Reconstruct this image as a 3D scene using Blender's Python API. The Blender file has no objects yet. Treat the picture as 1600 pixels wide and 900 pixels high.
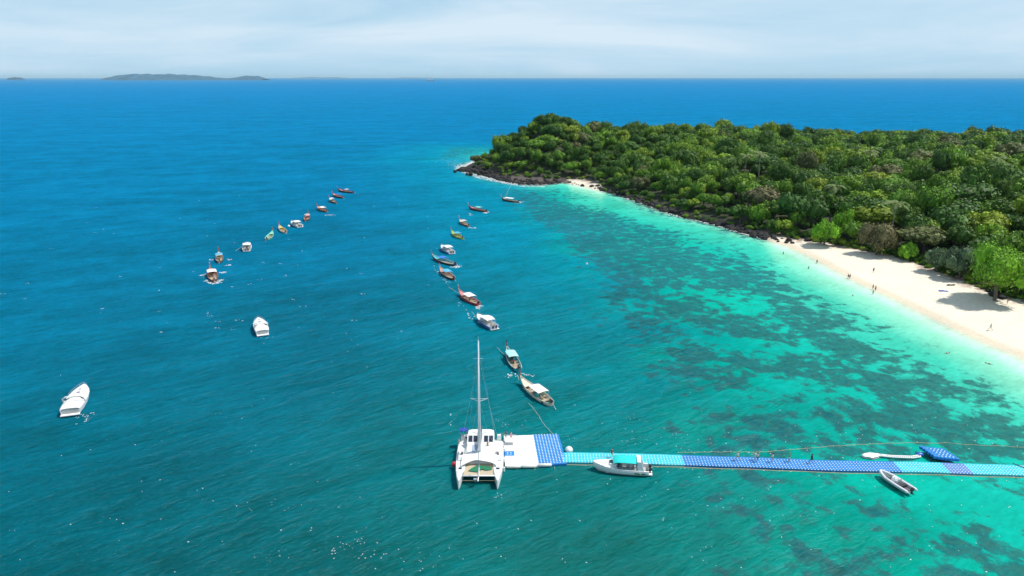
import bpy, bmesh, math, random
import numpy as np
from mathutils import Vector, Matrix, noise as mnoise

S = bpy.context.scene
COL = S.collection
PI = math.pi
rnd = random.Random(7)
nrs = np.random.RandomState(5)

# ------------------------------------------------------------ camera, sky, sun, exposure
CAM_H = 60.0
FPX = 1067.0
PITCH = math.radians(17.15)
cam_d = bpy.data.cameras.new('camera')
cam = bpy.data.objects.new('camera', cam_d); COL.objects.link(cam)
cam_d.sensor_width = 36; cam_d.lens = 36 * FPX / 1600
cam_d.clip_start = 0.5; cam_d.clip_end = 200000
cam.location = (0, 0, CAM_H); cam.rotation_euler = (PI/2 - PITCH, 0, 0)
S.camera = cam
S.view_settings.view_transform = 'Standard'
S.view_settings.look = 'None'
S.view_settings.exposure = 0.0
S.view_settings.gamma = 1.0
S.cycles.volume_bounces = 0
S.cycles.max_bounces = 6
S.cycles.transparent_max_bounces = 8
S.cycles.use_denoising = True
S.cycles.sample_clamp_indirect = 4

SUN_EL = math.radians(60)
SUN_AZ = math.radians(84)          # compass style: clockwise from +Y
sdir = Vector((math.sin(SUN_AZ)*math.cos(SUN_EL), math.cos(SUN_AZ)*math.cos(SUN_EL), math.sin(SUN_EL)))
sl = bpy.data.lights.new('sun', 'SUN'); sl.energy = 4.6; sl.angle = math.radians(0.53); sl.color = (1, 0.96, 0.89)
so = bpy.data.objects.new('sun', sl); COL.objects.link(so)
so.rotation_euler = sdir.to_track_quat('Z', 'Y').to_euler(); so.location = (60, 40, 120)

W = bpy.data.worlds.new('World'); S.world = W; W.use_nodes = True
nt = W.node_tree; N = nt.nodes; LK = nt.links
bg = N['Background']; bg.inputs['Strength'].default_value = 0.10
sky = N.new('ShaderNodeTexSky'); sky.sky_type = 'NISHITA'; sky.sun_disc = False
sky.sun_elevation = SUN_EL; sky.sun_rotation = SUN_AZ
sky.altitude = 0; sky.air_density = 1.0; sky.dust_density = 0.6; sky.ozone_density = 2.0
tc = N.new('ShaderNodeTexCoord')
mp = N.new('ShaderNodeMapping'); mp.inputs['Scale'].default_value = (1.1, 1.1, 9.0)
mp.inputs['Rotation'].default_value = (0.03, 0.05, 0.3)
cn = N.new('ShaderNodeTexNoise'); cn.inputs['Scale'].default_value = 1.7; cn.inputs['Detail'].default_value = 7
cn.inputs['Roughness'].default_value = 0.55; cn.inputs['Distortion'].default_value = 0.5
cr = N.new('ShaderNodeValToRGB'); cr.color_ramp.elements[0].position = 0.42; cr.color_ramp.elements[1].position = 0.68
cr.color_ramp.elements[0].color = (0.0, 0.0, 0.0, 1)
cr.color_ramp.elements[1].color = (0.80, 0.80, 0.80, 1)
# humid veil over the lowest part of the sky, all the way round
sp = N.new('ShaderNodeSeparateXYZ'); vr = N.new('ShaderNodeMapRange')
vr.inputs['From Min'].default_value = 0.0; vr.inputs['From Max'].default_value = 0.5
vr.inputs['To Min'].default_value = 0.92; vr.inputs['To Max'].default_value = 0.25
LK.new(tc.outputs['Generated'], sp.inputs[0]); LK.new(sp.outputs['Z'], vr.inputs[0])
m1 = N.new('ShaderNodeMix'); m1.data_type = 'RGBA'; m1.inputs['B'].default_value = (4.7, 7.3, 9.4, 1)
LK.new(vr.outputs[0], m1.inputs['Factor']); LK.new(sky.outputs[0], m1.inputs['A'])
mx = N.new('ShaderNodeMix'); mx.data_type = 'RGBA'
mx.inputs['B'].default_value = (7.6, 8.8, 9.8, 1)
LK.new(tc.outputs['Generated'], mp.inputs['Vector']); LK.new(mp.outputs[0], cn.inputs['Vector'])
LK.new(cn.outputs['Fac'], cr.inputs[0]); LK.new(cr.outputs[0], mx.inputs['Factor'])
LK.new(m1.outputs['Result'], mx.inputs['A']); LK.new(mx.outputs['Result'], bg.inputs['Color'])

# ------------------------------------------------------------ projection helpers (image pixel -> point of the place)
CP, SP = math.cos(PITCH), math.sin(PITCH)
def P(px, py, z=0.0):
    a = (px - 800) / FPX; b = (450 - py) / FPX
    dx, dy, dz = a, CP + b*SP, -SP + b*CP
    t = (z - CAM_H) / dz
    return Vector((dx*t, dy*t, z))
def PX(x, y, z):
    """world -> image pixel (numpy ok)"""
    zz = z - CAM_H
    depth = y*CP - zz*SP
    up = y*SP + zz*CP
    return 800 + FPX*x/depth, 450 - FPX*up/depth

# ------------------------------------------------------------ materials
def new_mat(name):
    m = bpy.data.materials.new(name); m.use_nodes = True
    return m, m.node_tree.nodes, m.node_tree.links, m.node_tree.nodes['Principled BSDF']
_pc = {}
def paint(name, col, rough=0.4, var=0.12, scale=3.0, metal=0.0, coat=0.0, bump=0.0):
    if name in _pc: return _pc[name]
    m, n, l, b = new_mat(name)
    t = n.new('ShaderNodeTexCoord'); no = n.new('ShaderNodeTexNoise'); no.inputs['Scale'].default_value = scale
    no.inputs['Detail'].default_value = 5; no.inputs['Roughness'].default_value = 0.6
    l.new(t.outputs['Object'], no.inputs['Vector'])
    r = n.new('ShaderNodeValToRGB')
    r.color_ramp.elements[0].position = 0.3; r.color_ramp.elements[1].position = 0.7
    r.color_ramp.elements[0].color = (*[c*(1-var) for c in col], 1)
    r.color_ramp.elements[1].color = (*[min(1, c*(1+var*0.5)) for c in col], 1)
    l.new(no.outputs['Fac'], r.inputs[0]); l.new(r.outputs[0], b.inputs['Base Color'])
    b.inputs['Roughness'].default_value = rough; b.inputs['Metallic'].default_value = metal
    b.inputs['Coat Weight'].default_value = coat
    if bump:
        bp = n.new('ShaderNodeBump'); bp.inputs['Strength'].default_value = bump; bp.inputs['Distance'].default_value = 0.05
        l.new(no.outputs['Fac'], bp.inputs['Height']); l.new(bp.outputs[0], b.inputs['Normal'])
    _pc[name] = m
    return m

WHITE = paint('white_gelcoat', (0.82, 0.82, 0.80), 0.3, 0.06, 1.5)
CLOTHW = paint('white_canvas', (0.80, 0.79, 0.76), 0.8, 0.10, 2.5, bump=0.3)
DARK = paint('black_rubber', (0.025, 0.025, 0.03), 0.5)
NAVYGLASS = paint('tinted_glass', (0.03, 0.04, 0.07), 0.12)
WOOD = paint('varnished_wood', (0.30, 0.14, 0.06), 0.45, 0.3, 5)
PALEWOOD = paint('pale_deck_wood', (0.52, 0.40, 0.28), 0.6, 0.25, 5)
STEEL = paint('steel', (0.55, 0.56, 0.58), 0.35, 0.1, 4, metal=0.7)
ALU = paint('white_spar', (0.72, 0.73, 0.74), 0.35, 0.05, 2)
NAVY = paint('navy_paint', (0.02, 0.04, 0.16), 0.35)
BLUEP = paint('blue_paint', (0.03, 0.12, 0.50), 0.35)
RED = paint('red_paint', (0.50, 0.03, 0.03), 0.45)
ROPE = paint('pale_rope', (0.55, 0.48, 0.30), 0.9)
SKINS = [paint('skin_light', (0.62, 0.38, 0.27), 0.55), paint('skin_tan', (0.42, 0.22, 0.13), 0.55), paint('skin_brown', (0.22, 0.11, 0.06), 0.55)]
HAIR = paint('dark_hair', (0.02, 0.013, 0.01), 0.6)
HAIRB = paint('fair_hair', (0.35, 0.22, 0.09), 0.6)

# ------------------------------------------------------------ object helpers
def tag(o, label=None, cat=None, group=None, kind=None):
    if label: o['label'] = label
    if cat: o['category'] = cat
    if group: o['group'] = group
    if kind: o['kind'] = kind
    return o
def empty(name, loc, rz=0, label=None, cat=None, group=None):
    o = bpy.data.objects.new(name, None); COL.objects.link(o)
    o.location = loc; o.rotation_euler = (0, 0, rz); o.empty_display_size = 0.3
    return tag(o, label, cat, group)
class MB:
    def __init__(s): s.v = []; s.f = []; s.m = []
    def add(s, vs, fs, mi=0):
        k = len(s.v); s.v += [tuple(v) for v in vs]; s.f += [tuple(i+k for i in f) for f in fs]; s.m += [mi]*len(fs)
    def box(s, c, d, rz=0, mi=0, taper=1.0, M=None):
        x, y, z = d[0]/2, d[1]/2, d[2]/2
        vs = [(-x,-y,-z),(x,-y,-z),(x,y,-z),(-x,y,-z),(-x*taper,-y*taper,z),(x*taper,-y*taper,z),(x*taper,y*taper,z),(-x*taper,y*taper,z)]
        if M is None: M = Matrix.Translation(c) @ Matrix.Rotation(rz, 4, 'Z')
        else: M = Matrix.Translation(c) @ M
        s.add([M @ Vector(v) for v in vs], [(0,3,2,1),(4,5,6,7),(0,1,5,4),(1,2,6,5),(2,3,7,6),(3,0,4,7)], mi)
    def tube(s, pts, r, n=6, mi=0, cap=True):
        pts = [Vector(p) for p in pts]; rs = r if isinstance(r, (list, tuple)) else [r]*len(pts)
        vs = []; fs = []
        for i, p in enumerate(pts):
            a = pts[max(0, i-1)]; b = pts[min(len(pts)-1, i+1)]
            t = (b - a).normalized() if (b-a).length > 1e-9 else Vector((0,0,1))
            u = t.cross(Vector((0,0,1)) if abs(t.z) < 0.95 else Vector((1,0,0))).normalized(); w = t.cross(u)
            for k in range(n):
                an = 2*PI*k/n
                vs.append(p + (u*math.cos(an) + w*math.sin(an))*rs[i])
        for i in range(len(pts)-1):
            for k in range(n):
                fs.append((i*n+k, i*n+(k+1)%n, (i+1)*n+(k+1)%n, (i+1)*n+k))
        if cap:
            fs.append(tuple(range(n-1, -1, -1))); fs.append(tuple((len(pts)-1)*n+k for k in range(n)))
        s.add(vs, fs, mi)
    def loft(s, secs, mi=0, closed=False, cap=False):
        n = len(secs[0]); vs = [p for sec in secs for p in sec]; fs = []
        for i in range(len(secs)-1):
            for k in range(n if closed else n-1):
                fs.append((i*n+k, i*n+(k+1)%n, (i+1)*n+(k+1)%n, (i+1)*n+k))
        if cap:
            fs.append(tuple(range(n-1, -1, -1))); fs.append(tuple((len(secs)-1)*n+k for k in range(n)))
        s.add(vs, fs, mi)
    def ball(s, c, r, mi=0, seg=8, rings=5, sc=(1,1,1)):
        vs = [(c[0], c[1], c[2]-r*sc[2])]; fs = []
        for i in range(1, rings):
            a = -PI/2 + PI*i/rings
            for k in range(seg):
                b = 2*PI*k/seg
                vs.append((c[0]+r*sc[0]*math.cos(a)*math.cos(b), c[1]+r*sc[1]*math.cos(a)*math.sin(b), c[2]+r*sc[2]*math.sin(a)))
        vs.append((c[0], c[1], c[2]+r*sc[2])); top = len(vs)-1
        for k in range(seg):
            fs.append((0, 1+(k+1)%seg, 1+k)); fs.append((top, top-seg+k, top-seg+(k+1)%seg))
        for i in range(rings-2):
            for k in range(seg):
                a = 1+i*seg
                fs.append((a+k, a+(k+1)%seg, a+seg+(k+1)%seg, a+seg+k))
        s.add(vs, fs, mi)
    def build(s, name, mats, parent=None, smooth=False, label=None, kind=None):
        me = bpy.data.meshes.new(name)
        me.from_pydata(s.v, [], s.f)
        if not isinstance(mats, (list, tuple)): mats = [mats]
        for m in mats: me.materials.append(m)
        if len(mats) > 1: me.polygons.foreach_set('material_index', s.m)
        if smooth: me.polygons.foreach_set('use_smooth', [True]*len(me.polygons))
        bm = bmesh.new(); bm.from_mesh(me); bmesh.ops.recalc_face_normals(bm, faces=bm.faces); bm.to_mesh(me); bm.free()
        me.update()
        o = bpy.data.objects.new(name, me); COL.objects.link(o)
        if parent: o.parent = parent
        if label: o['label'] = label
        if kind: o['kind'] = kind
        return o
def copy_tree(o, parent=None):
    c = o.copy(); COL.objects.link(c); c.parent = parent
    for ch in list(o.children): copy_tree(ch, c)
    return c
def sstep(a, b, x):
    t = np.clip((x-a)/(b-a), 0, 1); return t*t*(3-2*t)

# ------------------------------------------------------------ coast lines of the place
def PL(l): return [tuple(P(a, b)[:2]) for a, b in l]
SHORE = PL([(722,263),(735,269),(760,276),(790,284),(815,288),(845,289),(880,285),(905,289),(935,296),(965,304),(1000,316),
            (1030,328),(1080,342),(1130,354),(1170,367),(1200,374),(1235,384),(1270,399),(1310,421),(1350,442),(1400,464),
            (1450,489),(1500,513),(1550,536),(1600,556),(1700,612)])
OFF = [(122,100),(135,60),(160,10),(260,-40),(520,-40),(560,300),(470,560),(300,660),(120,650),(10,600),(-22,540)]
LAND = SHORE + OFF
FEDGE = PL([(737,262),(760,269),(800,277),(850,281.5),(880,281.5),(900,282),(925,286.5),(960,301),(1000,313),(1040,326),(1080,339.5),(1150,352.5),
            (1200,366),(1240,376),(1290,384),(1340,395),(1400,407),(1440,421),(1490,440),(1540,461),(1600,480),(1700,520)])
FOREST = FEDGE + [(165,130),(175,90),(200,40),(270,-20),(505,-20),(540,300),(455,545),(295,640),(125,630),(18,585),(-14,530)]
REEFE = PL([(700,250),(740,283),(780,300),(805,322),(815,340),(857,367),(868,387),(893,406),(938,437),(949,470),(954,495),(1000,520),(1022,542),
            (1020,570),(1040,592),(1067,608),(1085,628),(1075,655),(1040,690),(1050,740),(1100,790),(1150,865),(1165,900),(1190,1000)])
REEFZ = REEFE + [(60,20),(200,-60),(520,-60),(560,600),(-60,620),(-60,520)]

def dist_poly(pts, X, Y, closed=True):
    d = np.full(X.shape, 1e9)
    n = len(pts)
    for i in range(n if closed else n-1):
        ax, ay = pts[i]; bx, by = pts[(i+1) % n]
        vx, vy = bx-ax, by-ay; L2 = vx*vx+vy*vy + 1e-9
        t = np.clip(((X-ax)*vx + (Y-ay)*vy)/L2, 0, 1)
        d = np.minimum(d, np.hypot(X-ax-t*vx, Y-ay-t*vy))
    return d
def inside(pts, X, Y):
    r = np.zeros(X.shape, bool); n = len(pts)
    for i in range(n):
        ax, ay = pts[i]; bx, by = pts[(i+1) % n]
        if ay == by: continue
        c = ((ay > Y) != (by > Y)) & (X < (bx-ax)*(Y-ay)/(by-ay) + ax)
        r ^= c
    return r
def sdist(pts, X, Y):
    d = dist_poly(pts, X, Y); return np.where(inside(pts, X, Y), d, -d)
# cheap vectorised value noise
_tab = nrs.rand(256, 256)
def vnoise(x, y):
    xi = np.floor(x).astype(int); yi = np.floor(y).astype(int); fx = x-xi; fy = y-yi
    fx = fx*fx*(3-2*fx); fy = fy*fy*(3-2*fy)
    g = lambda a, b: _tab[a % 256, b % 256]
    return (g(xi,yi)*(1-fx)+g(xi+1,yi)*fx)*(1-fy) + (g(xi,yi+1)*(1-fx)+g(xi+1,yi+1)*fx)*fy
def fbm(x, y, o=4):
    r = 0; a = 0.5; s = 0
    for i in range(o):
        r = r + a*vnoise(x*2**i+17.3*i, y*2**i+5.1*i); s += a; a *= 0.5
    return r/s

# skyline of the canopy in image pixels -> ground height along the ridge
SKX = [700, 740,765,790,815,840,870,900,930,960,1000,1040,1100,1130,1170,1200,1230,1300,1370,1440,1500,1570,1640,1800]
SKY = [262, 238,210,190,180,174,180,194,192,193,200,196,198,197,202,198,210,208,214,203,207,204,208,208]
RID = [500, 500,500,500,500,500,495,490,480,470,460,450,440,435,425,420,415,410,405,400,400,400,400,400]
def ridge_h(X, Y):
    colpx = 800 + FPX*X/(np.maximum(Y, 60)*CP + 45*SP)
    sy = np.interp(colpx, SKX, SKY); D = np.interp(colpx, SKX, RID)
    dep = PITCH + np.arctan((sy-450)/FPX)
    adj = np.interp(colpx, [700,760,820,870,900,940,1000,1060,1150,1250,1800], [3,8,9,7,.5,-4,-5,-9,-11.5,-12.5,-10])
    return np.maximum(CAM_H - D*np.tan(dep) - 10.0 + adj, 2.0)
def land_z(X, Y):
    X = np.asarray(X, float); Y = np.asarray(Y, float)
    ds = sdist(LAND, X, Y); df = sdist(FOREST, X, Y)
    beach = np.where(ds > 0, 1.6*(1-np.exp(-np.maximum(ds, 0)/11.0)), np.maximum(ds*0.07, -4))
    wob = (fbm(X/45, Y/45, 3)-0.5)*7
    rise = 1-np.exp(-(np.maximum(df, 0)/46.0)**1.45)
    h = beach + (ridge_h(X, Y)+wob)*rise
    h = h + np.where(ds > 0, (fbm(X/2.5, Y/2.5, 3)-0.5)*0.25, 0)
    return h

# ------------------------------------------------------------ terrain
def grid_mesh(name, xs, ys, zf, mat, attrs=None, colattrs=None):
    X, Y = np.meshgrid(xs, ys); Z = zf(X, Y)
    nx, ny = len(xs), len(ys)
    me = bpy.data.meshes.new(name)
    me.vertices.add(nx*ny); me.vertices.foreach_set('co', np.stack([X, Y, Z], -1).astype(np.float32).ravel())
    i = np.arange((ny-1)*(nx-1)); r = i//(nx-1); c = i % (nx-1); a = r*nx+c
    q = np.stack([a, a+1, a+nx+1, a+nx], -1).astype(np.int32)
    me.loops.add(q.size); me.loops.foreach_set('vertex_index', q.ravel())
    me.polygons.add(len(q)); me.polygons.foreach_set('loop_start', np.arange(0, q.size, 4, dtype=np.int32))
    me.polygons.foreach_set('loop_total', np.full(len(q), 4, np.int32)); me.polygons.foreach_set('use_smooth', np.ones(len(q), bool))
    me.update(); me.validate()
    for k, v in (attrs or {}).items():
        at = me.attributes.new(k, 'FLOAT', 'POINT'); at.data.foreach_set('value', v(X, Y).astype(np.float32).ravel())
    for k, v in (colattrs or {}).items():
        at = me.attributes.new(k, 'FLOAT_COLOR', 'POINT')
        c_ = v(X, Y); at.data.foreach_set('color', np.concatenate([c_, np.ones(c_.shape[:2]+(1,))], -1).astype(np.float32).ravel())
    me.materials.append(mat)
    o = bpy.data.objects.new(name, me); COL.objects.link(o)
    o['kind'] = 'structure'
    return o

def rock_zone(X, Y):
    px, py = PX(X, Y, 0*X)
    z = sstep(1215, 1180, px)                       # rocky left of the beach
    z = z*(1 - sstep(882, 895, px)*(1-sstep(938, 950, px))*0.95)
    return z
def beach_colour(X, Y):
    ds = sdist(LAND, X, Y); df = sdist(FOREST, X, Y)
    sand = np.array([0.76, 0.68, 0.555]); wet = np.array([0.66, 0.56, 0.42]); rock = np.array([0.012, 0.010, 0.010]); gravel = np.array([0.085, 0.068, 0.058])
    soil = np.array([0.035, 0.045, 0.018])
    w = sstep(2.6, 0.4, ds)[..., None]
    c = sand*(1-w)+wet*w
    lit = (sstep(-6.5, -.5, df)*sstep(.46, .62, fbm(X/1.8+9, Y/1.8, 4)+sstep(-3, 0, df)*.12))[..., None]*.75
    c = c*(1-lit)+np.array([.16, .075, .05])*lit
    wob_ = (fbm(X/9, Y/9, 3)[..., None]-.5)*.12
    c = c*(1+wob_)
    rz = rock_zone(X, Y)
    px, py = PX(X, Y, 0*X)
    g = (sstep(770, 800, px)*sstep(890, 870, px))[..., None]
    rk = rock*(1-g)+gravel*g
    rz = rz[..., None]
    c = c*(1-rz)+rk*rz
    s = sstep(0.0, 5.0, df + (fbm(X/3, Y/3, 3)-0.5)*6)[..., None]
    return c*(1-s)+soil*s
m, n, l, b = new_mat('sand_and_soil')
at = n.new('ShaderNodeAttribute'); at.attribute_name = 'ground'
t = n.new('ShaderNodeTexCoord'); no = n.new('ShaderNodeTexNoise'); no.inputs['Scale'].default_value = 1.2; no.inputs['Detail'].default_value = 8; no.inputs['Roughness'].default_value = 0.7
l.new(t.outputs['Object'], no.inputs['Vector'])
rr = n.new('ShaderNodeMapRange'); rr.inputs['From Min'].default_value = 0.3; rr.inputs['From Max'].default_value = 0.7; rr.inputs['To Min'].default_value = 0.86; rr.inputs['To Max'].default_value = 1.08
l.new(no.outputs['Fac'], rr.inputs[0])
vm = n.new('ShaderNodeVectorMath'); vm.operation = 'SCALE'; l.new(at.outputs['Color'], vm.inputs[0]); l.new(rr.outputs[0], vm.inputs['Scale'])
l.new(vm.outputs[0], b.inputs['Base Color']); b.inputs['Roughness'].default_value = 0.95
bp = n.new('ShaderNodeBump'); bp.inputs['Strength'].default_value = 0.5; bp.inputs['Distance'].default_value = 0.15
l.new(no.outputs['Fac'], bp.inputs['Height']); l.new(bp.outputs[0], b.inputs['Normal'])
spaced_fine = (np.concatenate([np.arange(-60, 84, 2.5), np.arange(84, 175, .8), np.arange(175, 540, 2.5)]), np.concatenate([np.arange(-20, 110, 2.5), np.arange(110, 270, .8), np.arange(270, 680, 2.5)]))
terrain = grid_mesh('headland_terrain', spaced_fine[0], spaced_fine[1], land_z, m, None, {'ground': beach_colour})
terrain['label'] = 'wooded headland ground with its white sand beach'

# ------------------------------------------------------------ water
DARKREEF = [(930,352,95,26,.8),(860,335,40,16,.35),(1010,372,70,16,.8),(1050,400,100,22,.7),(970,395,60,20,.8),(1110,430,90,22,.8),(1000,440,60,22,.7),(1060,482,32,10,.9),(960,462,26,14,1),(990,505,52,15,.9),
 (1190,440,70,18,.7),(1250,490,75,13,1),(1170,515,50,12,.8),(1330,540,85,16,1),(1210,520,45,14,.9),(1110,505,40,9,1),(1140,515,30,8,.9),(1060,548,42,9,1),(1058,585,45,17,1.1),(1110,598,30,8,1),(1020,530,40,14,.7),
 (1180,570,32,12,.9),(1235,575,35,18,1),(1300,585,60,17,1),(1395,612,62,20,1),(1470,608,75,17,1),(1535,615,30,9,1),(1430,655,120,24,1.1),(1350,640,55,18,.9),(1560,665,70,18,1),(1215,665,45,22,.9),(1280,652,40,13,.8),(1120,650,24,8,1),(1190,640,25,9,.8),(1300,690,70,14,.7),(1160,690,60,10,.6),(1500,700,100,12,.8),
 (1045,673,15,6,1.2),(1100,650,14,6,1.2),(1140,598,26,8,1.1),(1080,560,20,9,1),
 (1200,745,60,12,.7),(1130,785,45,22,.6),(1250,865,60,30,.8),(1330,830,40,20,.6),(1390,800,42,13,.9),(1465,848,70,14,1.1),(1400,860,40,18,.8),(1545,850,50,16,.7),(1590,880,40,16,.7),(1180,895,40,20,.6),(1330,890,60,20,.7),(1480,760,30,12,.4),(1540,760,50,8,.5),(1290,775,50,12,.5),(1500,895,60,14,.7),(1180,840,30,30,.5)]
SANDS = [(1170,478,45,12,.9),(1235,520,25,6,.6),(1150,540,70,12,1),(1240,545,35,9,.7),(1130,465,40,8,.7),(1330,600,25,8,.8),(1345,615,38,9,1),(1235,605,55,14,1),(1260,640,18,18,.8),(1160,625,55,15,1),(1280,670,38,12,.9),(1510,632,55,8,.9),(1440,690,50,7,.6),(1390,670,18,7,.9),
 (1500,780,90,22,1.1),(1380,765,40,12,.6),(1290,765,45,14,.8),(1330,805,50,12,1),(1270,820,30,12,.7),(1390,830,50,9,.7),(1420,870,50,14,.7),(1570,800,50,20,.9),(1200,800,60,10,.3),(1030,345,70,8,.7),(930,320,70,7,.8),(1100,385,60,8,.6),(1290,450,60,12,.8),(1400,545,60,14,.7),(1480,565,60,12,.6),(1080,440,14,6,.8),(1040,455,20,6,.7)]
def blobs(lst, X, Y):
    px, py = PX(X, Y, 0*X)
    d = np.zeros(X.shape)
    for (cx, cy, rx, ry, s) in lst:
        q = ((px-cx)/rx)**2 + ((py-cy - (px-cx)*0.22)/ry)**2     # patches run along the shore
        d = np.maximum(d, s*np.exp(-q*0.75))
    return d
def fields(X, Y):
    ds = -sdist(LAND, X, Y)
    se = sdist(REEFZ, X, Y)
    return ds, se
_cache = {}
def F(X, Y):
    if 'f' not in _cache: _cache['f'] = fields(X, Y)
    return _cache['f']
def ramp(x, xs, cols):
    cols = np.array(cols); return np.stack([np.interp(x, xs, cols[:, k]) for k in range(3)], -1)
def water_colour(X, Y):
    ds, se = F(X, Y)
    R = np.hypot(X, Y)
    px, py = PX(X, Y, 0*X)
    # deep water: green teal close to the reef, deep blue far offshore
    off = -se
    deep = ramp(R, [70, 95, 130, 180, 260, 420, 900, 3000],
                [(0.0,.083,.090),(0.0,.094,.112),(0.0,.110,.150),(0.0,.120,.190),(0.0,.130,.225),(0.0,.145,.268),(0.0,.156,.308),(0.0,.164,.345)])
    left = sstep(-20, -110, X)*sstep(200, 90, R)
    deep = deep*(1-0.10*left[..., None])*np.array([1, 1, 1])
    nearreef = sstep(80, -5, off)[..., None]*np.array([0.0, .050, .022])
    deep = deep + nearreef
    shal = ramp(ds + 10*rock_zone(X, Y)*sstep(0, 3, ds), [0, 3, 9, 20, 40, 75, 130, 200],
                [(.76,.76,.62),(.52,.70,.55),(.24,.60,.40),(.05,.47,.32),(.006,.385,.285),(0.0,.34,.230),(0.0,.325,.215),(0.0,.31,.205)])
    south = sstep(700, 760, py)*sstep(1250, 1100, px)
    k = sstep(-14, 42, se + (fbm(X/16, Y/16, 3)-0.5)*22)
    k = k*(1-0.45*south)
    # the far cove by the tip is deeper and greener
    cove = sstep(900, 780, px)*sstep(240, 330, Y)
    k = k*(1-0.5*cove)
    c = deep*(1-k[..., None]) + shal*k[..., None]
    return c
def reef_density(X, Y):
    ds, se = F(X, Y)
    base = 0.46*sstep(-4, 12, se)*sstep(9, 30, ds)
    pyy = PX(X, Y, 0*X)[1]
    base = base*(1-0.30*sstep(715, 760, pyy))
    base = base + 0.04*sstep(-6, 8, se)*sstep(75, 30, se)*sstep(110, 150, Y)
    d = base + 0.40*blobs(DARKREEF, X, Y) - 0.50*blobs(SANDS, X, Y)
    rz = sstep(14, 1, ds)*rock_zone(X, Y)
    d = np.maximum(d*sstep(8, 20, ds), rz*0.5)
    d = np.where(se < -18, 0, d)
    return np.clip(d, 0, 1)
def reef_colour(X, Y):
    ds, se = F(X, Y)
    k = sstep(-5, 70, se)[..., None]
    far = sstep(150, 300, np.hypot(X, Y))[..., None]
    a = np.array([.002, .070, .100]); bb = np.array([.014, .085, .090])
    c = a*(1-k)+bb*k
    return c*(1-far)+np.array([0.002,.120,.175])*far
def foam_field(X, Y):
    ds, se = F(X, Y)
    px, py = PX(X, Y, 0*X)
    rz = rock_zone(X, Y)
    tip = sstep(830, 720, px)*sstep(350, 420, Y)
    w = 2.2 + 9*tip
    f = sstep(w, 0.0, ds)*(0.35+0.65*rz)*(0.85)
    # swash line along the beach
    f = np.maximum(f, 0.62*np.exp(-((ds-0.5)/0.6)**2)*(1-rz))
    f = np.where(ds < -1, 0, f)
    return f
def shallow_alpha(X, Y):
    ds, se = F(X, Y)
    return sstep(-0.3, 5.0, ds)

m, n, l, b = new_mat('sea_water'); WATER = m
out = n['Material Output']
def node(tp, **kw):
    x = n.new(tp)
    for k, v in kw.items(): setattr(x, k, v)
    return x
def math_(op, a, b_=None, c=None, clamp=False):
    x = n.new('ShaderNodeMath'); x.operation = op; x.use_clamp = clamp
    for i, v in enumerate((a, b_, c)):
        if v is None: continue
        if isinstance(v, (int, float)): x.inputs[i].default_value = v
        else: l.new(v, x.inputs[i])
    return x.outputs[0]
geo = node('ShaderNodeNewGeometry')
def noise_at(scale, detail, rot=0.0, sc=(1, 1, 1), rough=0.55, dist=0.0):
    mp_ = node('ShaderNodeMapping'); mp_.inputs['Rotation'].default_value = (0, 0, rot); mp_.inputs['Scale'].default_value = tuple(1/v for v in sc)
    mp_.vector_type = 'TEXTURE'
    l.new(geo.outputs['Position'], mp_.inputs['Vector'])
    x = node('ShaderNodeTexNoise'); x.inputs['Scale'].default_value = scale; x.inputs['Detail'].default_value = detail
    x.inputs['Roughness'].default_value = rough; x.inputs['Distortion'].default_value = dist
    l.new(mp_.outputs[0], x.inputs['Vector']); return x.outputs['Fac']
def attr(nm):
    x = node('ShaderNodeAttribute'); x.attribute_name = nm; return x
def mixc(f, a, b_):
    x = node('ShaderNodeMix', data_type='RGBA')
    for s, v in (('Factor', f), ('A', a), ('B', b_)):
        if isinstance(v, (int, float)): x.inputs[s].default_value = v
        elif isinstance(v, tuple): x.inputs[s].default_value = (*v, 1)
        else: l.new(v, x.inputs[s])
    return x.outputs['Result']
# reef: patches with ragged edges
rn = noise_at(0.15, 9, 0.0, (1, 1, 1), 0.70, 0.3)
rn2 = noise_at(0.30, 10, 0.0, (1, 1, 1), 0.76)
rden = attr('reef').outputs['Fac']
rsum = math_('ADD', math_('MULTIPLY_ADD', rn, 1.4, -0.70), rden)
rsum = math_('ADD', rsum, math_('MULTIPLY_ADD', rn2, 2.7, -1.35))
vo = node('ShaderNodeTexVoronoi'); vo.inputs['Scale'].default_value = 0.33; vo.inputs['Detail'].default_value = 0.0
wrp = node('ShaderNodeTexNoise'); wrp.inputs['Scale'].default_value = 0.5; wrp.inputs['Detail'].default_value = 4; l.new(geo.outputs['Position'], wrp.inputs['Vector'])
wv = node('ShaderNodeVectorMath', operation='MULTIPLY_ADD'); l.new(wrp.outputs['Color'], wv.inputs[0]); wv.inputs[1].default_value = (3, 3, 0); l.new(geo.outputs['Position'], wv.inputs[2]); l.new(wv.outputs[0], vo.inputs['Vector'])
rsum = math_('ADD', rsum, math_('MULTIPLY_ADD', vo.outputs['Distance'], -0.65, 0.38))
rm = node('ShaderNodeMapRange', interpolation_type='SMOOTHSTEP'); rm.inputs['From Min'].default_value = 0.30; rm.inputs['From Max'].default_value = 0.72
l.new(rsum, rm.inputs[0])
rvar = math_('MULTIPLY_ADD', noise_at(0.55, 8, 0.0, (1, 1, 1), 0.8), 1.3, 0.22, clamp=True)
rmask = math_('MULTIPLY', math_('MULTIPLY', rm.outputs[0], rvar), math_('GREATER_THAN', rden, 0.02))
rtex = mixc(math_('MULTIPLY_ADD', noise_at(0.6, 9, 0, (1,1,1), 0.8), 3.2, -1.25, clamp=True), attr('reefcol').outputs['Color'], (0.048, 0.130, 0.095))
rtex = mixc(0.85, attr('reefcol').outputs['Color'], rtex)
wc = attr('watercol').outputs['Color']
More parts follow.
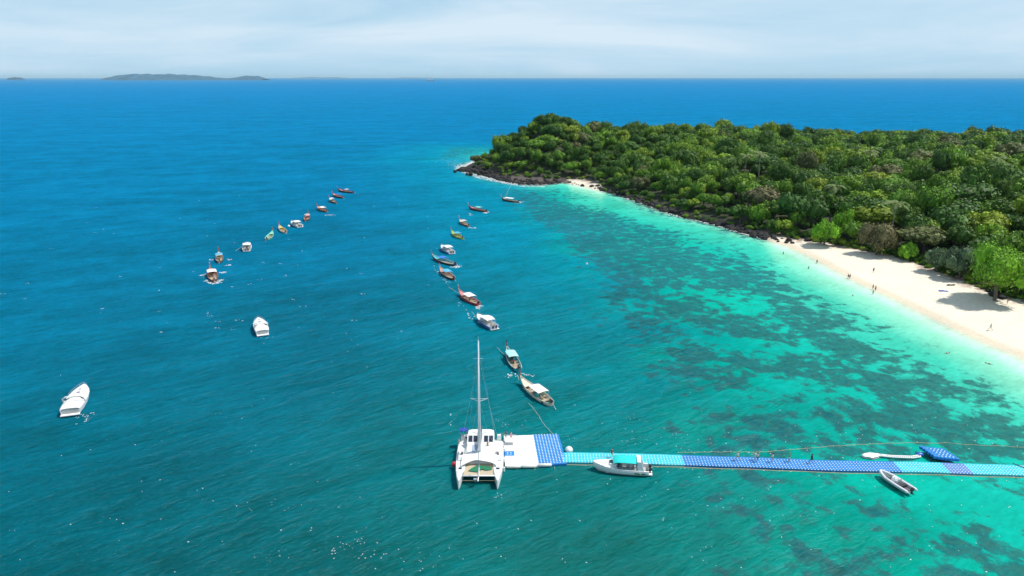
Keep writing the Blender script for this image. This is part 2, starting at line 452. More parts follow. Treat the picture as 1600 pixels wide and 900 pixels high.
# slow mottling of sand / depth
mot = math_('MULTIPLY_ADD', noise_at(0.05, 5, 0.5, (1, 1, 1), 0.6), 0.7, 0.65)
vs_ = node('ShaderNodeVectorMath', operation='SCALE'); l.new(wc, vs_.inputs[0]); l.new(mot, vs_.inputs['Scale'])
fine = math_('MULTIPLY_ADD', noise_at(0.8, 5, 0.5, (0.5, 1.3, 1), 0.6), 0.5, 0.75)
vs2 = node('ShaderNodeVectorMath', operation='SCALE'); l.new(vs_.outputs[0], vs2.inputs[0]); l.new(fine, vs2.inputs['Scale'])
base = mixc(math_('MULTIPLY', rmask, 0.95), vs2.outputs[0], rtex)
# foam near rocks and the swash
fo = attr('foam').outputs['Fac']
fn = noise_at(0.55, 8, 0.4, (1, 1, 1), 0.75)
fs_ = math_('ADD', fo, math_('MULTIPLY_ADD', fn, 2.2, -1.1))
fm = node('ShaderNodeMapRange', interpolation_type='SMOOTHSTEP'); fm.inputs['From Min'].default_value = 0.50; fm.inputs['From Max'].default_value = 0.78
l.new(fs_, fm.inputs[0])
fmask = math_('MULTIPLY', fm.outputs[0], math_('GREATER_THAN', fo, 0.03))
base = mixc(fmask, base, (0.85, 0.87, 0.87))
BASE_SOCK = base
b.inputs['IOR'].default_value = 1.33; b.inputs['Specular IOR Level'].default_value = 0.0
b.inputs['Subsurface Weight'].default_value = 0.0
rg = math_('MULTIPLY_ADD', fmask, 0.5, 0.16); l.new(rg, b.inputs['Roughness'])
# waves: swell crests run from lower left to upper right, with chop on top
ROT = 0.52
h0 = noise_at(0.030, 4, ROT-0.35, (0.28, 1.0, 1), 0.6, 0.4)
h1 = noise_at(0.13, 4, ROT, (0.28, 1.0, 1), 0.6, 0.4)
h2 = noise_at(0.50, 5, ROT+0.12, (0.36, 1.0, 1), 0.62, 0.4)
h3 = noise_at(1.7, 5, ROT-0.2, (0.45, 1.0, 1), 0.65, 0.3)
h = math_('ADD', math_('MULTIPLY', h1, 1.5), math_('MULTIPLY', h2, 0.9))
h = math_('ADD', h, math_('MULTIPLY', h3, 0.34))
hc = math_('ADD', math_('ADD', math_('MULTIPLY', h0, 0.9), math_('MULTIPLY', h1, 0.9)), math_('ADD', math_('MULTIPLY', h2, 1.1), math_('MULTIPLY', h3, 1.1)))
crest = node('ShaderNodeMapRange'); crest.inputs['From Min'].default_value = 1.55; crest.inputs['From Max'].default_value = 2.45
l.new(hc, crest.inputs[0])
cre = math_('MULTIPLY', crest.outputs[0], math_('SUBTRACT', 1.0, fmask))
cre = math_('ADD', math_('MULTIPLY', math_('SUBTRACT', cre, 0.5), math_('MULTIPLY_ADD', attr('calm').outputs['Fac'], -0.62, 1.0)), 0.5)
sheen_tint = mixc(cre, (0.66, 0.70, 0.66), (1.34, 1.32, 1.48))  # lighter crests, darker troughs: sky reflection contrast painted into the water colour
mul = node('ShaderNodeVectorMath', operation='MULTIPLY'); l.new(BASE_SOCK, mul.inputs[0]); l.new(sheen_tint, mul.inputs[1])
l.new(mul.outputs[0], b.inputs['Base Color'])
calm = math_('MULTIPLY_ADD', attr('calm').outputs['Fac'], -0.65, 1.0)
bmp = node('ShaderNodeBump'); bmp.inputs['Distance'].default_value = 1.0
l.new(calm, bmp.inputs['Strength'])
l.new(h, bmp.inputs['Height']); l.new(bmp.outputs[0], b.inputs['Normal'])
trn = node('ShaderNodeBsdfTransparent'); ms = node('ShaderNodeMixShader')
al = math_('MAXIMUM', attr('alpha').outputs['Fac'], fmask)
l.new(al, ms.inputs[0]); l.new(trn.outputs[0], ms.inputs[1]); gl = node('ShaderNodeBsdfGlossy'); gl.inputs['Roughness'].default_value = 0.14; gl.inputs['Color'].default_value = (.70, .90, 1, 1); l.new(bmp.outputs[0], gl.inputs['Normal'])
mg = node('ShaderNodeMixShader'); mg.inputs[0].default_value = 0.011; l.new(b.outputs[0], mg.inputs[1]); l.new(gl.outputs[0], mg.inputs[2])
l.new(mg.outputs[0], ms.inputs[2]); l.new(ms.outputs[0], out.inputs['Surface'])

def spaced(lo, hi, st, far, g=1.25):
    a = list(np.arange(lo, hi+0.01, st)); d = st; x = a[-1]
    while x < far: d *= g; x += d; a.append(x)
    d = st; x = a[0]; pre = []
    while x > -far: d *= g; x -= d; pre.append(x)
    return np.array(pre[::-1]+a)
xs = spaced(-150, 180, 1.5, 70000); ys = spaced(60, 510, 1.5, 70000)
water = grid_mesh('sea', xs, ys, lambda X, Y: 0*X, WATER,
    {'far': lambda X, Y: sstep(120, 700, np.hypot(X, Y)), 'reef': reef_density, 'foam': foam_field, 'alpha': shallow_alpha, 'calm': lambda X, Y: sstep(-10, 40, F(X, Y)[1])*sstep(330, 180, Y)},
    {'watercol': water_colour, 'reefcol': reef_colour})
water['label'] = 'blue and turquoise sea over the reef'

# ------------------------------------------------------------ shore rocks (far too many to count)
def lump(mb, c, r, sc, rz, seed, seg=7, rings=5):
    k = len(mb.v); mb.ball((0,0,0), 1, seg=seg, rings=rings)
    q = random.Random(seed)
    ca, sa = math.cos(rz), math.sin(rz)
    for i in range(k, len(mb.v)):
        x, y, z = mb.v[i]; f = r*q.uniform(0.72, 1.2)
        x, y, z = x*sc[0]*f, y*sc[1]*f, z*sc[2]*f
        mb.v[i] = (c[0]+x*ca-y*sa, c[1]+x*sa+y*ca, c[2]+z)
ROCK = paint('black_shore_rock', (0.017, 0.014, 0.014), 0.85, 0.5, 0.8, bump=0.6)
mb = MB()
acc = []
for i in range(len(SHORE)-1):
    (ax, ay), (bx, by) = SHORE[i], SHORE[i+1]
    L = math.hypot(bx-ax, by-ay); nx_, ny_ = -(by-ay)/L, (bx-ax)/L
    if nx_*1 + ny_*1 < 0: nx_, ny_ = -nx_, -ny_
    pxm = PX((ax+bx)/2, (ay+by)/2, 0)[0]
    if pxm > 1250: continue
    dens = 2.6
    if 880 < pxm < 945: dens = 0.5
    if pxm > 1205: dens = 0.8
    for k in range(int(L*dens)):
        t = rnd.random(); o = rnd.triangular(-1.5, 11 if pxm < 870 else 5, 1.5)
        r = rnd.choice([.4, .5, .6, .8, 1.1, 1.5])
        lump(mb, (ax+(bx-ax)*t+nx_*o, ay+(by-ay)*t+ny_*o, 0.1+max(0, o)*0.10), r, (1.3, 1, .75), rnd.uniform(0, 6), len(mb.v))
for k in range(90):      # the tongue of rock off the tip
    t = rnd.random(); q0 = P(722, 264); q1 = P(752, 272)
    c = q0.lerp(q1, t); r = rnd.uniform(.5, 1.8)
    lump(mb, (c.x+rnd.gauss(0, 1+5*t), c.y+rnd.gauss(0, 2+5*t), 0.2+2.0*t*rnd.random()), r, (1.3, 1, .8), rnd.uniform(0, 6), len(mb.v))
ro = mb.build('shore_rocks', ROCK, kind='stuff')
ro['label'] = 'black volcanic boulders strewn along the foot of the wooded headland'; ro['category'] = 'rocks'

# ------------------------------------------------------------ trees
def leaf_mat(name, cols, trans=0.20):
    m, n, l, b = new_mat(name)
    oi = n.new('ShaderNodeObjectInfo'); r = n.new('ShaderNodeValToRGB'); r.color_ramp.interpolation = 'LINEAR'
    e = r.color_ramp.elements
    while len(e) < len(cols): e.new(0.5)
    for i, c in enumerate(cols): e[i].position = i/(len(cols)-1) if len(cols) > 1 else 0; e[i].color = (*c, 1)
    l.new(oi.outputs['Random'], r.inputs[0])
    g = n.new('ShaderNodeNewGeometry'); rr = n.new('ShaderNodeMapRange'); rr.inputs['To Min'].default_value = 0.45; rr.inputs['To Max'].default_value = 1.85
    l.new(g.outputs['Random Per Island'], rr.inputs[0])
    vm = n.new('ShaderNodeVectorMath'); vm.operation = 'SCALE'; l.new(r.outputs[0], vm.inputs[0]); l.new(rr.outputs[0], vm.inputs['Scale'])
    l.new(vm.outputs[0], b.inputs['Base Color']); b.inputs['Roughness'].default_value = 0.55
    b.inputs['Specular IOR Level'].default_value = 0.25
    tr = n.new('ShaderNodeBsdfTranslucent'); l.new(vm.outputs[0], tr.inputs['Color'])
    mx = n.new('ShaderNodeMixShader'); mx.inputs[0].default_value = trans
    l.new(b.outputs[0], mx.inputs[1]); l.new(tr.outputs[0], mx.inputs[2]); l.new(mx.outputs[0], n['Material Output'].inputs['Surface'])
    return m
G_DARK = leaf_mat('dark_foliage', [(0.036,0.096,0.009),(0.053,0.129,0.011),(0.071,0.142,0.012),(0.041,0.110,0.015)])
G_MID = leaf_mat('mid_foliage', [(0.098,0.214,0.013),(0.139,0.257,0.014),(0.091,0.194,0.016),(0.175,0.277,0.015)])
G_YEL = leaf_mat('yellow_green_foliage', [(0.165,0.275,0.015),(0.209,0.264,0.019),(0.121,0.275,0.015)])
G_OLV = leaf_mat('olive_foliage', [(0.103,0.143,0.033),(0.131,0.124,0.050),(0.083,0.120,0.029)])
G_BRI = leaf_mat('bright_foliage', [(.125,.290,.012),(.150,.310,.014)])
G_BRN = leaf_mat('brown_foliage', [(.150,.125,.055),(.140,.130,.055)])
G_GRY = leaf_mat('grey_green_foliage', [(.085,.135,.065),(.075,.12,.055)])
G_PALM = leaf_mat('palm_frond', [(.17,.24,.07),(.20,.25,.09)])
BARK = paint('bark', (0.16, 0.12, 0.09), 0.9, 0.35, 2)
PBARK = paint('palm_bark', (0.34, 0.30, 0.24), 0.9, 0.3, 2)

def crown_mesh(name, seed, mat, lobes=13, leaves=1500, flat=0.62, ls=1.0):
    """unit crown: radius about 1, base at z=0"""
    q = random.Random(seed); mb = MB()
    L = []
    for i in range(lobes):
        a = q.uniform(0, 2*PI); rr_ = math.sqrt(q.random())*0.68
        zc = 0.42 + 0.42*(1-rr_**2)*q.uniform(0.5, 1.15) + q.uniform(-.12, .05)
        L.append((rr_*math.cos(a), rr_*math.sin(a), zc, q.uniform(0.24, 0.40)))
    L.append((0, 0, 0.55, 0.5))
    for (x, y, z, r) in L:
        k = len(mb.v); mb.ball((x, y, z), r*0.80, seg=7, rings=5, sc=(1, 1, flat+0.1))
        for i in range(k, len(mb.v)):
            v = mb.v[i]; f = q.uniform(-.05, .05); mb.v[i] = (v[0]+f, v[1]+q.uniform(-.05,.05), v[2]+q.uniform(-.05,.05))
    per = leaves//len(L)
    for (x, y, z, r) in L:
        for i in range(per):
            d = Vector((q.gauss(0,1), q.gauss(0,1), q.gauss(0.25,1))).normalized()
            rad = r*q.uniform(0.80, 1.12)
            if q.random() < 0.06: rad *= 1.18
            c = Vector((x, y, z)) + Vector((d.x*rad, d.y*rad, d.z*rad*(flat+0.15)))
            nn = (d*1.0 + Vector((q.uniform(-1,1), q.uniform(-1,1), q.uniform(-.6,.9)))*0.55).normalized()
            u = nn.orthogonal().normalized(); u = Matrix.Rotation(q.uniform(0, 6.28), 3, nn) @ u; w = nn.cross(u)
            s1 = q.uniform(.035, .075)*ls; s2 = s1*q.uniform(.5, 1)
            mb.add([c-u*s1, c-w*s2, c+u*s1, c+w*s2], [(0,1,2,3)])
    o = mb.build(name, mat); me = o.data; bpy.data.objects.remove(o); return me
def trunk_mesh(seed):
    q = random.Random(seed); mb = MB()
    lean = (q.uniform(-.1,.1), q.uniform(-.1,.1))
    pts = [(0,0,-0.25),(lean[0]*.5, lean[1]*.5, .25),(lean[0], lean[1], .55)]
    mb.tube(pts, [.055,.045,.035], 7)
    for k in range(5):
        a = k*1.26+q.uniform(-.3,.3); r = q.uniform(.3,.5)
        mb.tube([(lean[0]*.6, lean[1]*.6, .3), (lean[0]+math.cos(a)*r*.5, lean[1]+math.sin(a)*r*.5, .55), (math.cos(a)*r*1.2, math.sin(a)*r*1.2, .8)], [.03,.022,.010], 5)
    o = mb.build('trunk', BARK); me = o.data; bpy.data.objects.remove(o); return me
shapes = [(11, 13, .62), (22, 22, .46), (33, 8, .80), (44, 17, .55)]
crowns = {}
for fam, mt in (('dark', G_DARK), ('mid', G_MID), ('yel', G_YEL), ('olv', G_OLV)):
    for i, (sd, lo, fl) in enumerate(shapes):
        if fam in ('yel', 'olv') and i > 1: continue
        crowns[(fam, i)] = crown_mesh('crown', sd + hash(i)*3, mt, lo, 1500, fl)
keys = list(crowns.keys())
trunks = [trunk_mesh(s) for s in (1, 2, 3)]

def set_tree(loc, R, H, cme, tme, rz, name='broadleaf_tree', label='', group=None, base=0.35):
    t = empty(name, loc, rz, label, 'tree', group)
    tr = bpy.data.objects.new('trunk', tme); COL.objects.link(tr); tr.parent = t; tr.scale = (R, R, H)
    c = bpy.data.objects.new('crown', cme); COL.objects.link(c); c.parent = t; c.location = (0, 0, H*base); c.scale = (R, R, H*(1-base)/0.95)
    return t

# special trees (image foot / crown centre seen, crown radius, height, look)
SPEC = [
 # px, py (foot on ground), R, H, mat, label, shape
 (1556, 470, 9.5, 15, G_BRI, 'large bright green tree overhanging the beach at the right edge, its shadow on the sand', 44),
 (1500, 436, 6.0, 9.5, G_GRY, 'grey green bushy tree at the forest edge left of the large bright green tree', 22),
 (1463, 425, 4.6, 7.5, G_GRY, 'smaller grey green tree beside the round lime green bush at the top of the beach', 33),
 (1417, 407, 3.3, 5.6, G_BRI, 'small round lime green bush standing at the top edge of the beach', 11),
 (1368, 398, 7.0, 10.5, G_BRN, 'brownish olive tree with dry foliage standing at the back of the beach', 22),
 (1288, 383, 5.4, 9.0, G_BRI, 'lower of two bright green trees above the narrow shaded end of the beach', 33),
 (1322, 366, 6.2, 11.0, G_BRI, 'upper and taller bright green tree behind the lower bright green one above the beach end', 44),
 (1335, 305, 4.2, 4.0, G_YEL, 'low yellow green thicket in the grassy clearing between two coconut palms', 11),

 (1190, 250, 8.5, 17, 'dark', 'tall dark spreading tree breaking the skyline above the two coconut palms', 44),
 (1128, 238, 6.5, 13, 'olv', 'dry brown topped tree on the skyline left of the tall dark tree', 22),
 (878, 268, 5.5, 9, G_BRI, 'bright green tree low on the tip of the headland above the gravel shore', 22),
 (1000, 300, 5.5, 8, 'olv', 'pale olive bushy tree leaning over the rocky shore right of the sand cove', 11),
 (1185, 352, 5.0, 8, 'yel', 'yellow green tree above the dark rocks at the far end of the beach', 33),
 (1410, 345, 8.0, 11, 'yel', 'wide yellow green tree behind the large coconut palm above the beach', 44),
 (1465, 345, 8.0, 10, 'dark', 'wide dark green tree right of the wide yellow green one above the beach', 22),
 (1430, 245, 7.0, 13, 'dark', 'large dark green tree on the skyline near the right edge', 11),
]
placed = []
for i, (px, py, R, H, mt, lb, sd) in enumerate(SPEC):
    c = P(px, py, 1.6)
    for _ in range(4):
        z = float(land_z(c.x, c.y)); c = P(px, py, z)
    mt = {'dark': G_DARK, 'olv': G_OLV, 'yel': G_YEL}.get(mt, mt) if isinstance(mt, str) else mt
    me = crown_mesh('crown', sd+100+i, mt, 24, int(2000*max(1, R/5)**2), .55, 4.6/max(R, 5))
    set_tree((c.x, c.y, z-0.3), R, H, me, trunks[i % 3], i*1.1, 'broadleaf_tree' if H > 6 else 'bush', lb, base=(.0 if R > 9 else -.02) if H > 6 else -0.06)
    placed.append((c.x, c.y, R*0.7))

# coconut palms
def frond_mesh(seed):
    q = random.Random(seed); mb = MB(); n_ = 8; L = 3.6
    pts = []
    for i in range(n_+1):
        t = i/n_; pts.append(Vector((L*t*(1-.18*t), 0, 1.1*t - 2.6*t*t)))
    mb.tube(pts, [.05*(1-.8*i/n_)+.008 for i in range(n_+1)], 4)
    for i in range(n_):
        for s in (-1, 1):
            for u in (0.15, .65):
                a = pts[i].lerp(pts[i+1], u); t = (i+u)/n_
                w = .95*math.sin(PI*(0.12+.85*t))*q.uniform(.85, 1.1)
                d = pts[i+1]-pts[i]
                mb.add([a, a+d*.42, a+d*.9+Vector((0, s*w, -.38*w)), a+d*.6+Vector((0, s*w*.9, -.40*w))], [(0,1,2,3)])
    o = mb.build('frond', G_PALM); me = o.data; bpy.data.objects.remove(o); return me
fr = [frond_mesh(5), frond_mesh(6)]
PALMS = [(1360, 236, 10, 'coconut palm with pale drooping fronds high on the slope near the ridge', 1.15),
         (1304, 290, 9, 'coconut palm leaning over the left side of the grassy clearing', 1.1),
         (1402, 318, 9, 'large coconut palm in front of the yellow green trees above the beach', 1.25),
         (1190, 240, 9, 'coconut palm below the tall dark tree on the ridge, right of its neighbour', 1.1),
         (1168, 243, 8, 'coconut palm on the upper slope, left of the palm below the tall dark tree', .95),
         (1560, 247, 9, 'coconut palm among dark trees on the ridge near the right edge', 1.0)]
for i, (px, py, hh, lb, sc) in enumerate(PALMS):
    hh += 3.5; sc *= 1.15
    c = P(px, py, 20)
    for _ in range(12):
        z = float(land_z(c.x, c.y)) + hh + 2.5; c = c.lerp(P(px, py, z), 0.6)
    gz = float(land_z(c.x, c.y)); ht = hh + 2.5
    t = empty('palm_tree', (c.x, c.y, gz-.3), i*.9, lb, 'palm tree', 'coconut palms standing in the forest')
    mb = MB(); mb.tube([(0,0,0),(.3,0,ht*.35),(.5,0,ht*.7),(.45,0,ht)], [.28,.2,.17,.15], 7); mb.build('trunk', PBARK, t, True)
    mb = MB()
    for k in range(6): mb.ball((.45+.22*math.cos(k*1.05), .22*math.sin(k*1.05), ht-.25), .13, seg=5, rings=4)
    mb.build('coconuts', paint('coconut_husk', (.2,.16,.04), .7), t, True)
    for k in range(15):
        f = bpy.data.objects.new('frond', fr[k % 2]); COL.objects.link(f); f.parent = t
        f.location = (.45, 0, ht); f.rotation_euler = (rnd.uniform(-.2,.2), rnd.uniform(-.75, .35), k*2.4+rnd.uniform(-.2,.2)); f.scale = (sc, sc, sc)
    placed.append((c.x, c.y, 3.2)); placed.append((c.x*.97, c.y*.97, 2.5)); placed.append((c.x*.94, c.y*.94, 1.0))

# the forest
cand = []
q = random.Random(3)
y = -10.0
while y < 640:
    x = -40.0
    while x < 530:
        cand.append((x+q.uniform(-3.4, 3.4), y+q.uniform(-3.4, 3.4))); x += 6.8
    y += 6.8
cand = np.array(cand)
df = sdist(FOREST, cand[:, 0], cand[:, 1])
cand = cand[df > 0.8]; df = df[df > 0.8]
cz = land_z(cand[:, 0], cand[:, 1])
cpx, cpy = PX(cand[:, 0], cand[:, 1], cz+8)
keep = (cand[:, 1] > 40) & (cpx < 2000) & (cpx > 650)
cand, df, cz, cpx, cpy = cand[keep], df[keep], cz[keep], cpx[keep], cpy[keep]
trees = []
sp1 = vnoise(cand[:, 0]/30+3, cand[:, 1]/30); sp2 = vnoise(cand[:, 0]/14+31, cand[:, 1]/14+9)
for i in range(len(cand)):
    x, y = cand[i]
    if any((x-a)**2+(y-b_)**2 < (r+2.2)**2 for a, b_, r in placed): continue
    D = math.hypot(x, y)
    if 0: pass
    near = min(1, max(0, (cpx[i]-1000)/350))
    if q.random() < .42*near: continue
    R = q.uniform(3.9, 5.8)*(1+.36*near); v_ = q.random()
    if v_ < .18: R *= 1.5
    elif v_ > .70: R *= .66
    H = (min(R, 7)*.7+1.7)*q.uniform(1.35, 2.1)
    if q.random() < .10*near+.01: H *= 1.35
    if df[i] < 7: R *= .8; H = R*1.5
    u = q.random(); s = sp1[i]*.6+sp2[i]*.4
    fam = 'dark' if u < .56-(s-.5)*.5 else 'mid'
    if u > .87-(s-.5)*.4: fam = 'yel'
    if u > .972: fam = 'olv'
    sh = q.randrange(4) if fam in ('dark', 'mid') else q.randrange(2)
    trees.append([x, y, cz[i], R, H, fam, sh, cpx[i], q.uniform(0, 6.28)])
# which are visible: canopy horizon per column
order = sorted(range(len(trees)), key=lambda i: math.hypot(trees[i][0], trees[i][1]))
hor = {}
vis = []
for i in order:
    x, y, z, R, H, fam, sh, px, rz = trees[i]
    d = math.hypot(x, y); top = (z+H-CAM_H)/d; low = (z+H*.7-CAM_H)/d
    w = max(1, int(R*FPX/d/6)); c0 = int(px//6)
    ths = [hor.get(c0+k, -9) for k in range(-w, w+1)]
    seen = sum(1 for a in ths if top > a+0.004)/len(ths)
    for k in range(-int(w*.7), int(w*.7)+1): hor[c0+k] = max(hor.get(c0+k, -9), low)
    if seen > .3 and 700 < px < 1612: vis.append((R/d*(0.5+seen), i))
vis.sort(reverse=True)
big = set(i for _, i in vis[:290])
famname = {'dark': ('dark green broadleaf tree', 'dark'), 'mid': ('mid green broadleaf tree', 'mid'), 'yel': ('yellow green broadleaf tree', 'yel'), 'olv': ('dry olive brown tree', 'olv')}
def zone(px):
    for lim, z_ in ((790, 'at the outer tip of the headland'), (890, 'on the steep hill above the gravel shore'), (1000, 'above the small sand cove'), (1120, 'above the middle of the rocky shore'),
                    (1240, 'above the rocky far end of the beach'), (1350, 'behind the two bright green trees'), (1470, 'behind the brownish beach tree')):
        if px < lim: return z_
    return 'behind the large bright green tree'
for i in sorted(big):
    x, y, z, R, H, fam, sh, px, rz = trees[i]
    dep_ = float(sdist(FOREST, np.array([x]), np.array([y]))[0])
    wh = 'low down' if dep_ < 16 else ('halfway up' if dep_ < 60 else 'high up')
    lb = ('small ' if R < 4.6 else 'large ' if R > 6.2 else 'medium ') + {'dark': 'dark green tree ', 'mid': 'mid green tree ', 'yel': 'yellow green tree ', 'olv': 'dry olive tree '}[fam] + wh + ' ' + zone(px)
    set_tree((x, y, z-.4), R, H, crowns[(fam, sh)], trunks[i % 3], rz, 'broadleaf_tree', lb, 'trees of the headland forest', base=0.25)

# hosts used for instancing: first crown object of each mesh
hosts = {}
for o in bpy.data.objects:
    if o.type == 'MESH' and o.name.startswith('crown'):
        for k_, me in crowns.items():
            if o.data == me and k_ not in hosts: hosts[k_] = o
def scatter(name, pts, label, cat):
    """pts: (x,y,z,sx,sz,rz,key) -> one object of instances"""
    me = bpy.data.meshes.new(name); me.from_pydata([p[:3] for p in pts], [], [])
    a = me.attributes.new('sc', 'FLOAT_VECTOR', 'POINT'); a.data.foreach_set('vector', [c for p in pts for c in (p[3], p[3], p[4])])
    a = me.attributes.new('ro', 'FLOAT_VECTOR', 'POINT'); a.data.foreach_set('vector', [c for p in pts for c in (0.0, 0.0, p[5])])
    ks = list(hosts.keys()); a = me.attributes.new('kd', 'INT', 'POINT'); a.data.foreach_set('value', [ks.index(p[6]) if p[6] in hosts else 0 for p in pts])
    o = bpy.data.objects.new(name, me); COL.objects.link(o)
    g = bpy.data.node_groups.new(name, 'GeometryNodeTree')
    g.interface.new_socket('Geometry', in_out='INPUT', socket_type='NodeSocketGeometry'); g.interface.new_socket('Geometry', in_out='OUTPUT', socket_type='NodeSocketGeometry')
    gi = g.nodes.new('NodeGroupInput'); go = g.nodes.new('NodeGroupOutput'); jn = g.nodes.new('GeometryNodeJoinGeometry')
    def na(nm, tp):
        x = g.nodes.new('GeometryNodeInputNamedAttribute'); x.data_type = tp; x.inputs['Name'].default_value = nm; return x.outputs[0]
    sc, ro_, kd = na('sc', 'FLOAT_VECTOR'), na('ro', 'FLOAT_VECTOR'), na('kd', 'INT')
    for j, k in enumerate(ks):
        cm = g.nodes.new('FunctionNodeCompare'); cm.data_type = 'INT'; cm.operation = 'EQUAL'; cm.inputs['B'].default_value = j
        ins = [s for s in cm.inputs if s.name == 'A' and s.type == 'INT'][0]; inb = [s for s in cm.inputs if s.name == 'B' and s.type == 'INT'][0]
        inb.default_value = j; g.links.new(kd, ins)
        io = g.nodes.new('GeometryNodeInstanceOnPoints'); ob = g.nodes.new('GeometryNodeObjectInfo'); ob.inputs['Object'].default_value = hosts[k]
        ob.transform_space = 'ORIGINAL'
        g.links.new(gi.outputs[0], io.inputs['Points']); g.links.new(cm.outputs[0], io.inputs['Selection'])
        g.links.new(ob.outputs['Geometry'], io.inputs['Instance']); g.links.new(ro_, io.inputs['Rotation']); g.links.new(sc, io.inputs['Scale'])
        g.links.new(io.outputs[0], jn.inputs[0])
    g.links.new(jn.outputs[0], go.inputs[0])
    md = o.modifiers.new('scatter', 'NODES'); md.node_group = g
    o['kind'] = 'stuff'; o['label'] = label; o['category'] = cat
    return o
pts = []
for i, t in enumerate(trees):
    if i in big: continue
    x, y, z, R, H, fam, sh, px, rz = t
    pts.append((x, y, z-.4+H*.25, R, H*.78, rz, (fam, sh)))
scatter('forest', pts, 'dense green forest filling the headland between its nearest trees', 'forest')
pts = []
ux = nrs.uniform(-45, 330, 9000); uy = nrs.uniform(60, 560, 9000)
ud = sdist(FOREST, ux, uy); uz = land_z(ux, uy); up, _ = PX(ux, uy, uz)
for i in range(9000):
    if ud[i] < (-3.5 if (up[i] < 1190 and not 870 < up[i] < 945) else 0.2) or up[i] > 1800 or up[i] < 770 and ud[i] < 0: continue
    edge = ud[i] < 8
    if not edge and q.random() < .25: continue
    s = q.uniform(1.2, 2.6)
    if edge: s *= .8
    pts.append((ux[i], uy[i], uz[i]-.5, s, s*q.uniform(.9, 1.5), q.uniform(0, 6.28), q.choice([k for k in keys if k[0] != 'olv' or q.random() < .15])))
for i in range(len(FEDGE)-1):
    (ax, ay), (bx, by) = FEDGE[i], FEDGE[i+1]
    L_ = math.hypot(bx-ax, by-ay); pxm = PX((ax+bx)/2, (ay+by)/2, 0)[0]
    if pxm < 1190: continue
    for k in range(int(L_*2.2)):
        t_ = q.random(); o_ = q.uniform(-1.0, 6.0); x_, y_ = ax+(bx-ax)*t_+o_*.75, ay+(by-ay)*t_+o_*.65
        s_ = q.uniform(.7, 2.0)*(.6 if o_ < .5 else 1.2)
        pts.append((x_, y_, float(land_z(x_, y_))-.4, s_, s_*q.uniform(.8, 1.5), q.uniform(0, 6.28), q.choice([k for k in keys if k[0] != 'olv' or q.random() < .3])))
scatter('undergrowth', pts, 'dense green undergrowth between the trees of the headland', 'undergrowth')

# ------------------------------------------------------------ far islands
FAR_HAZE = paint('far_island_haze_blue', (0.012, 0.085, 0.160), 0.9, 0.4, 0.004)  # blue of the distance haze painted into the island colour
def far_island(name, prof, D, label, dy=400, kind='structure'):
    """prof: list of (image x, metres high)"""
    mb = MB(); secs = []
    q = random.Random(len(prof))
    xs_ = [p[0] for p in prof]; hs = [p[1] for p in prof]
    N_ = 90
    for i in range(N_+1):
        px = xs_[0] + (xs_[-1]-xs_[0])*i/N_
        hh = .74*np.interp(px, xs_, hs)*(1+.10*math.sin(i*.9)+.07*math.sin(i*2.3+1))
        X = (px-800)/FPX*(D*CP+CAM_H*SP)
        sec = []
        for j in range(9):
            a = j/8; w = math.sin(PI*a)**.7
            sec.append((X+q.uniform(-.2,.2)*hh, D+(a-.5)*2*dy*(0.25+.75*min(1, hh/max(hs))), max(-2, hh*w*q.uniform(.88, 1.08))-1.5*(w < .01)))
        secs.append(sec)
    mb.loft(secs); o = mb.build(name, FAR_HAZE, smooth=False); o['kind'] = kind; o['label'] = label
    return o
far_island('far_island', [(169,20),(175,75),(185,115),(200,150),(225,165),(250,160),(275,155),(300,140),(318,115),(330,90),(345,60),(360,45),(370,75),(385,115),(395,125),(405,95),(415,30)], 16000, 'long low wooded island on the horizon at the left', 900)
far_island('far_islet', [(14,15),(16,62),(25,74),(33,66),(35,40),(38,15)], 15500, 'tiny rocky islet on the horizon at the far left', 150)
far_island('far_hills', [(440,10),(465,50),(490,110),(500,70),(525,95),(555,10)], 42000, 'very faint hills on the horizon right of the long island', 900)
far_island('far_hills', [(608,10),(630,70),(655,60),(680,40),(700,10)], 42000, 'faintest low hills on the horizon left of the ship', 900)

# ------------------------------------------------------------ boats
def hull_shell(mb, L, B, stations, mo=0, mi_=1, th=0.07, floor=None):
    """stations: (t, halfbeam, keel z, sheer z, flare) from stern to bow; open shell with thickness"""
    secs_o = []; secs_i = []
    for (t, hb, kz, sz, fl) in stations:
        x = (t-.5)*L
        prof = [(hb, sz), (hb*(1-fl*.45), sz*.45+kz*.55), (hb*(1-fl)*.72, kz+.10), (0.0, kz)]
        o = [(x, y, z) for y, z in prof] + [(x, -y, z) for y, z in prof[-2::-1]]
        secs_o.append(o)
        hi = max(hb-th, .002)
        ip = [(hi, sz+.005), (hi*(1-fl*.45), sz*.45+kz*.55+.05), (hi*(1-fl)*.7, kz+.20), (0.0, kz+.20)]
        secs_i.append([(x, y, z) for y, z in ip] + [(x, -y, z) for y, z in ip[-2::-1]])
    mb.loft(secs_o, mo); mb.loft(secs_i, mi_)
    n_ = len(secs_o[0])
    for e in (0, n_-1):       # gunwale top
        mb.loft([[secs_o[i][e], secs_i[i][e]] for i in range(len(secs_o))], mo)
    mb.add(secs_o[0], [tuple(range(n_))], mo)
    mb.add(secs_i[0], [tuple(range(n_))], mi_)
    return secs_o
def gunwale(mb, secs, r, mi=0):
    for e in (0, len(secs[0])-1): mb.tube([s_[e] for s_ in secs], r, 5, mi)

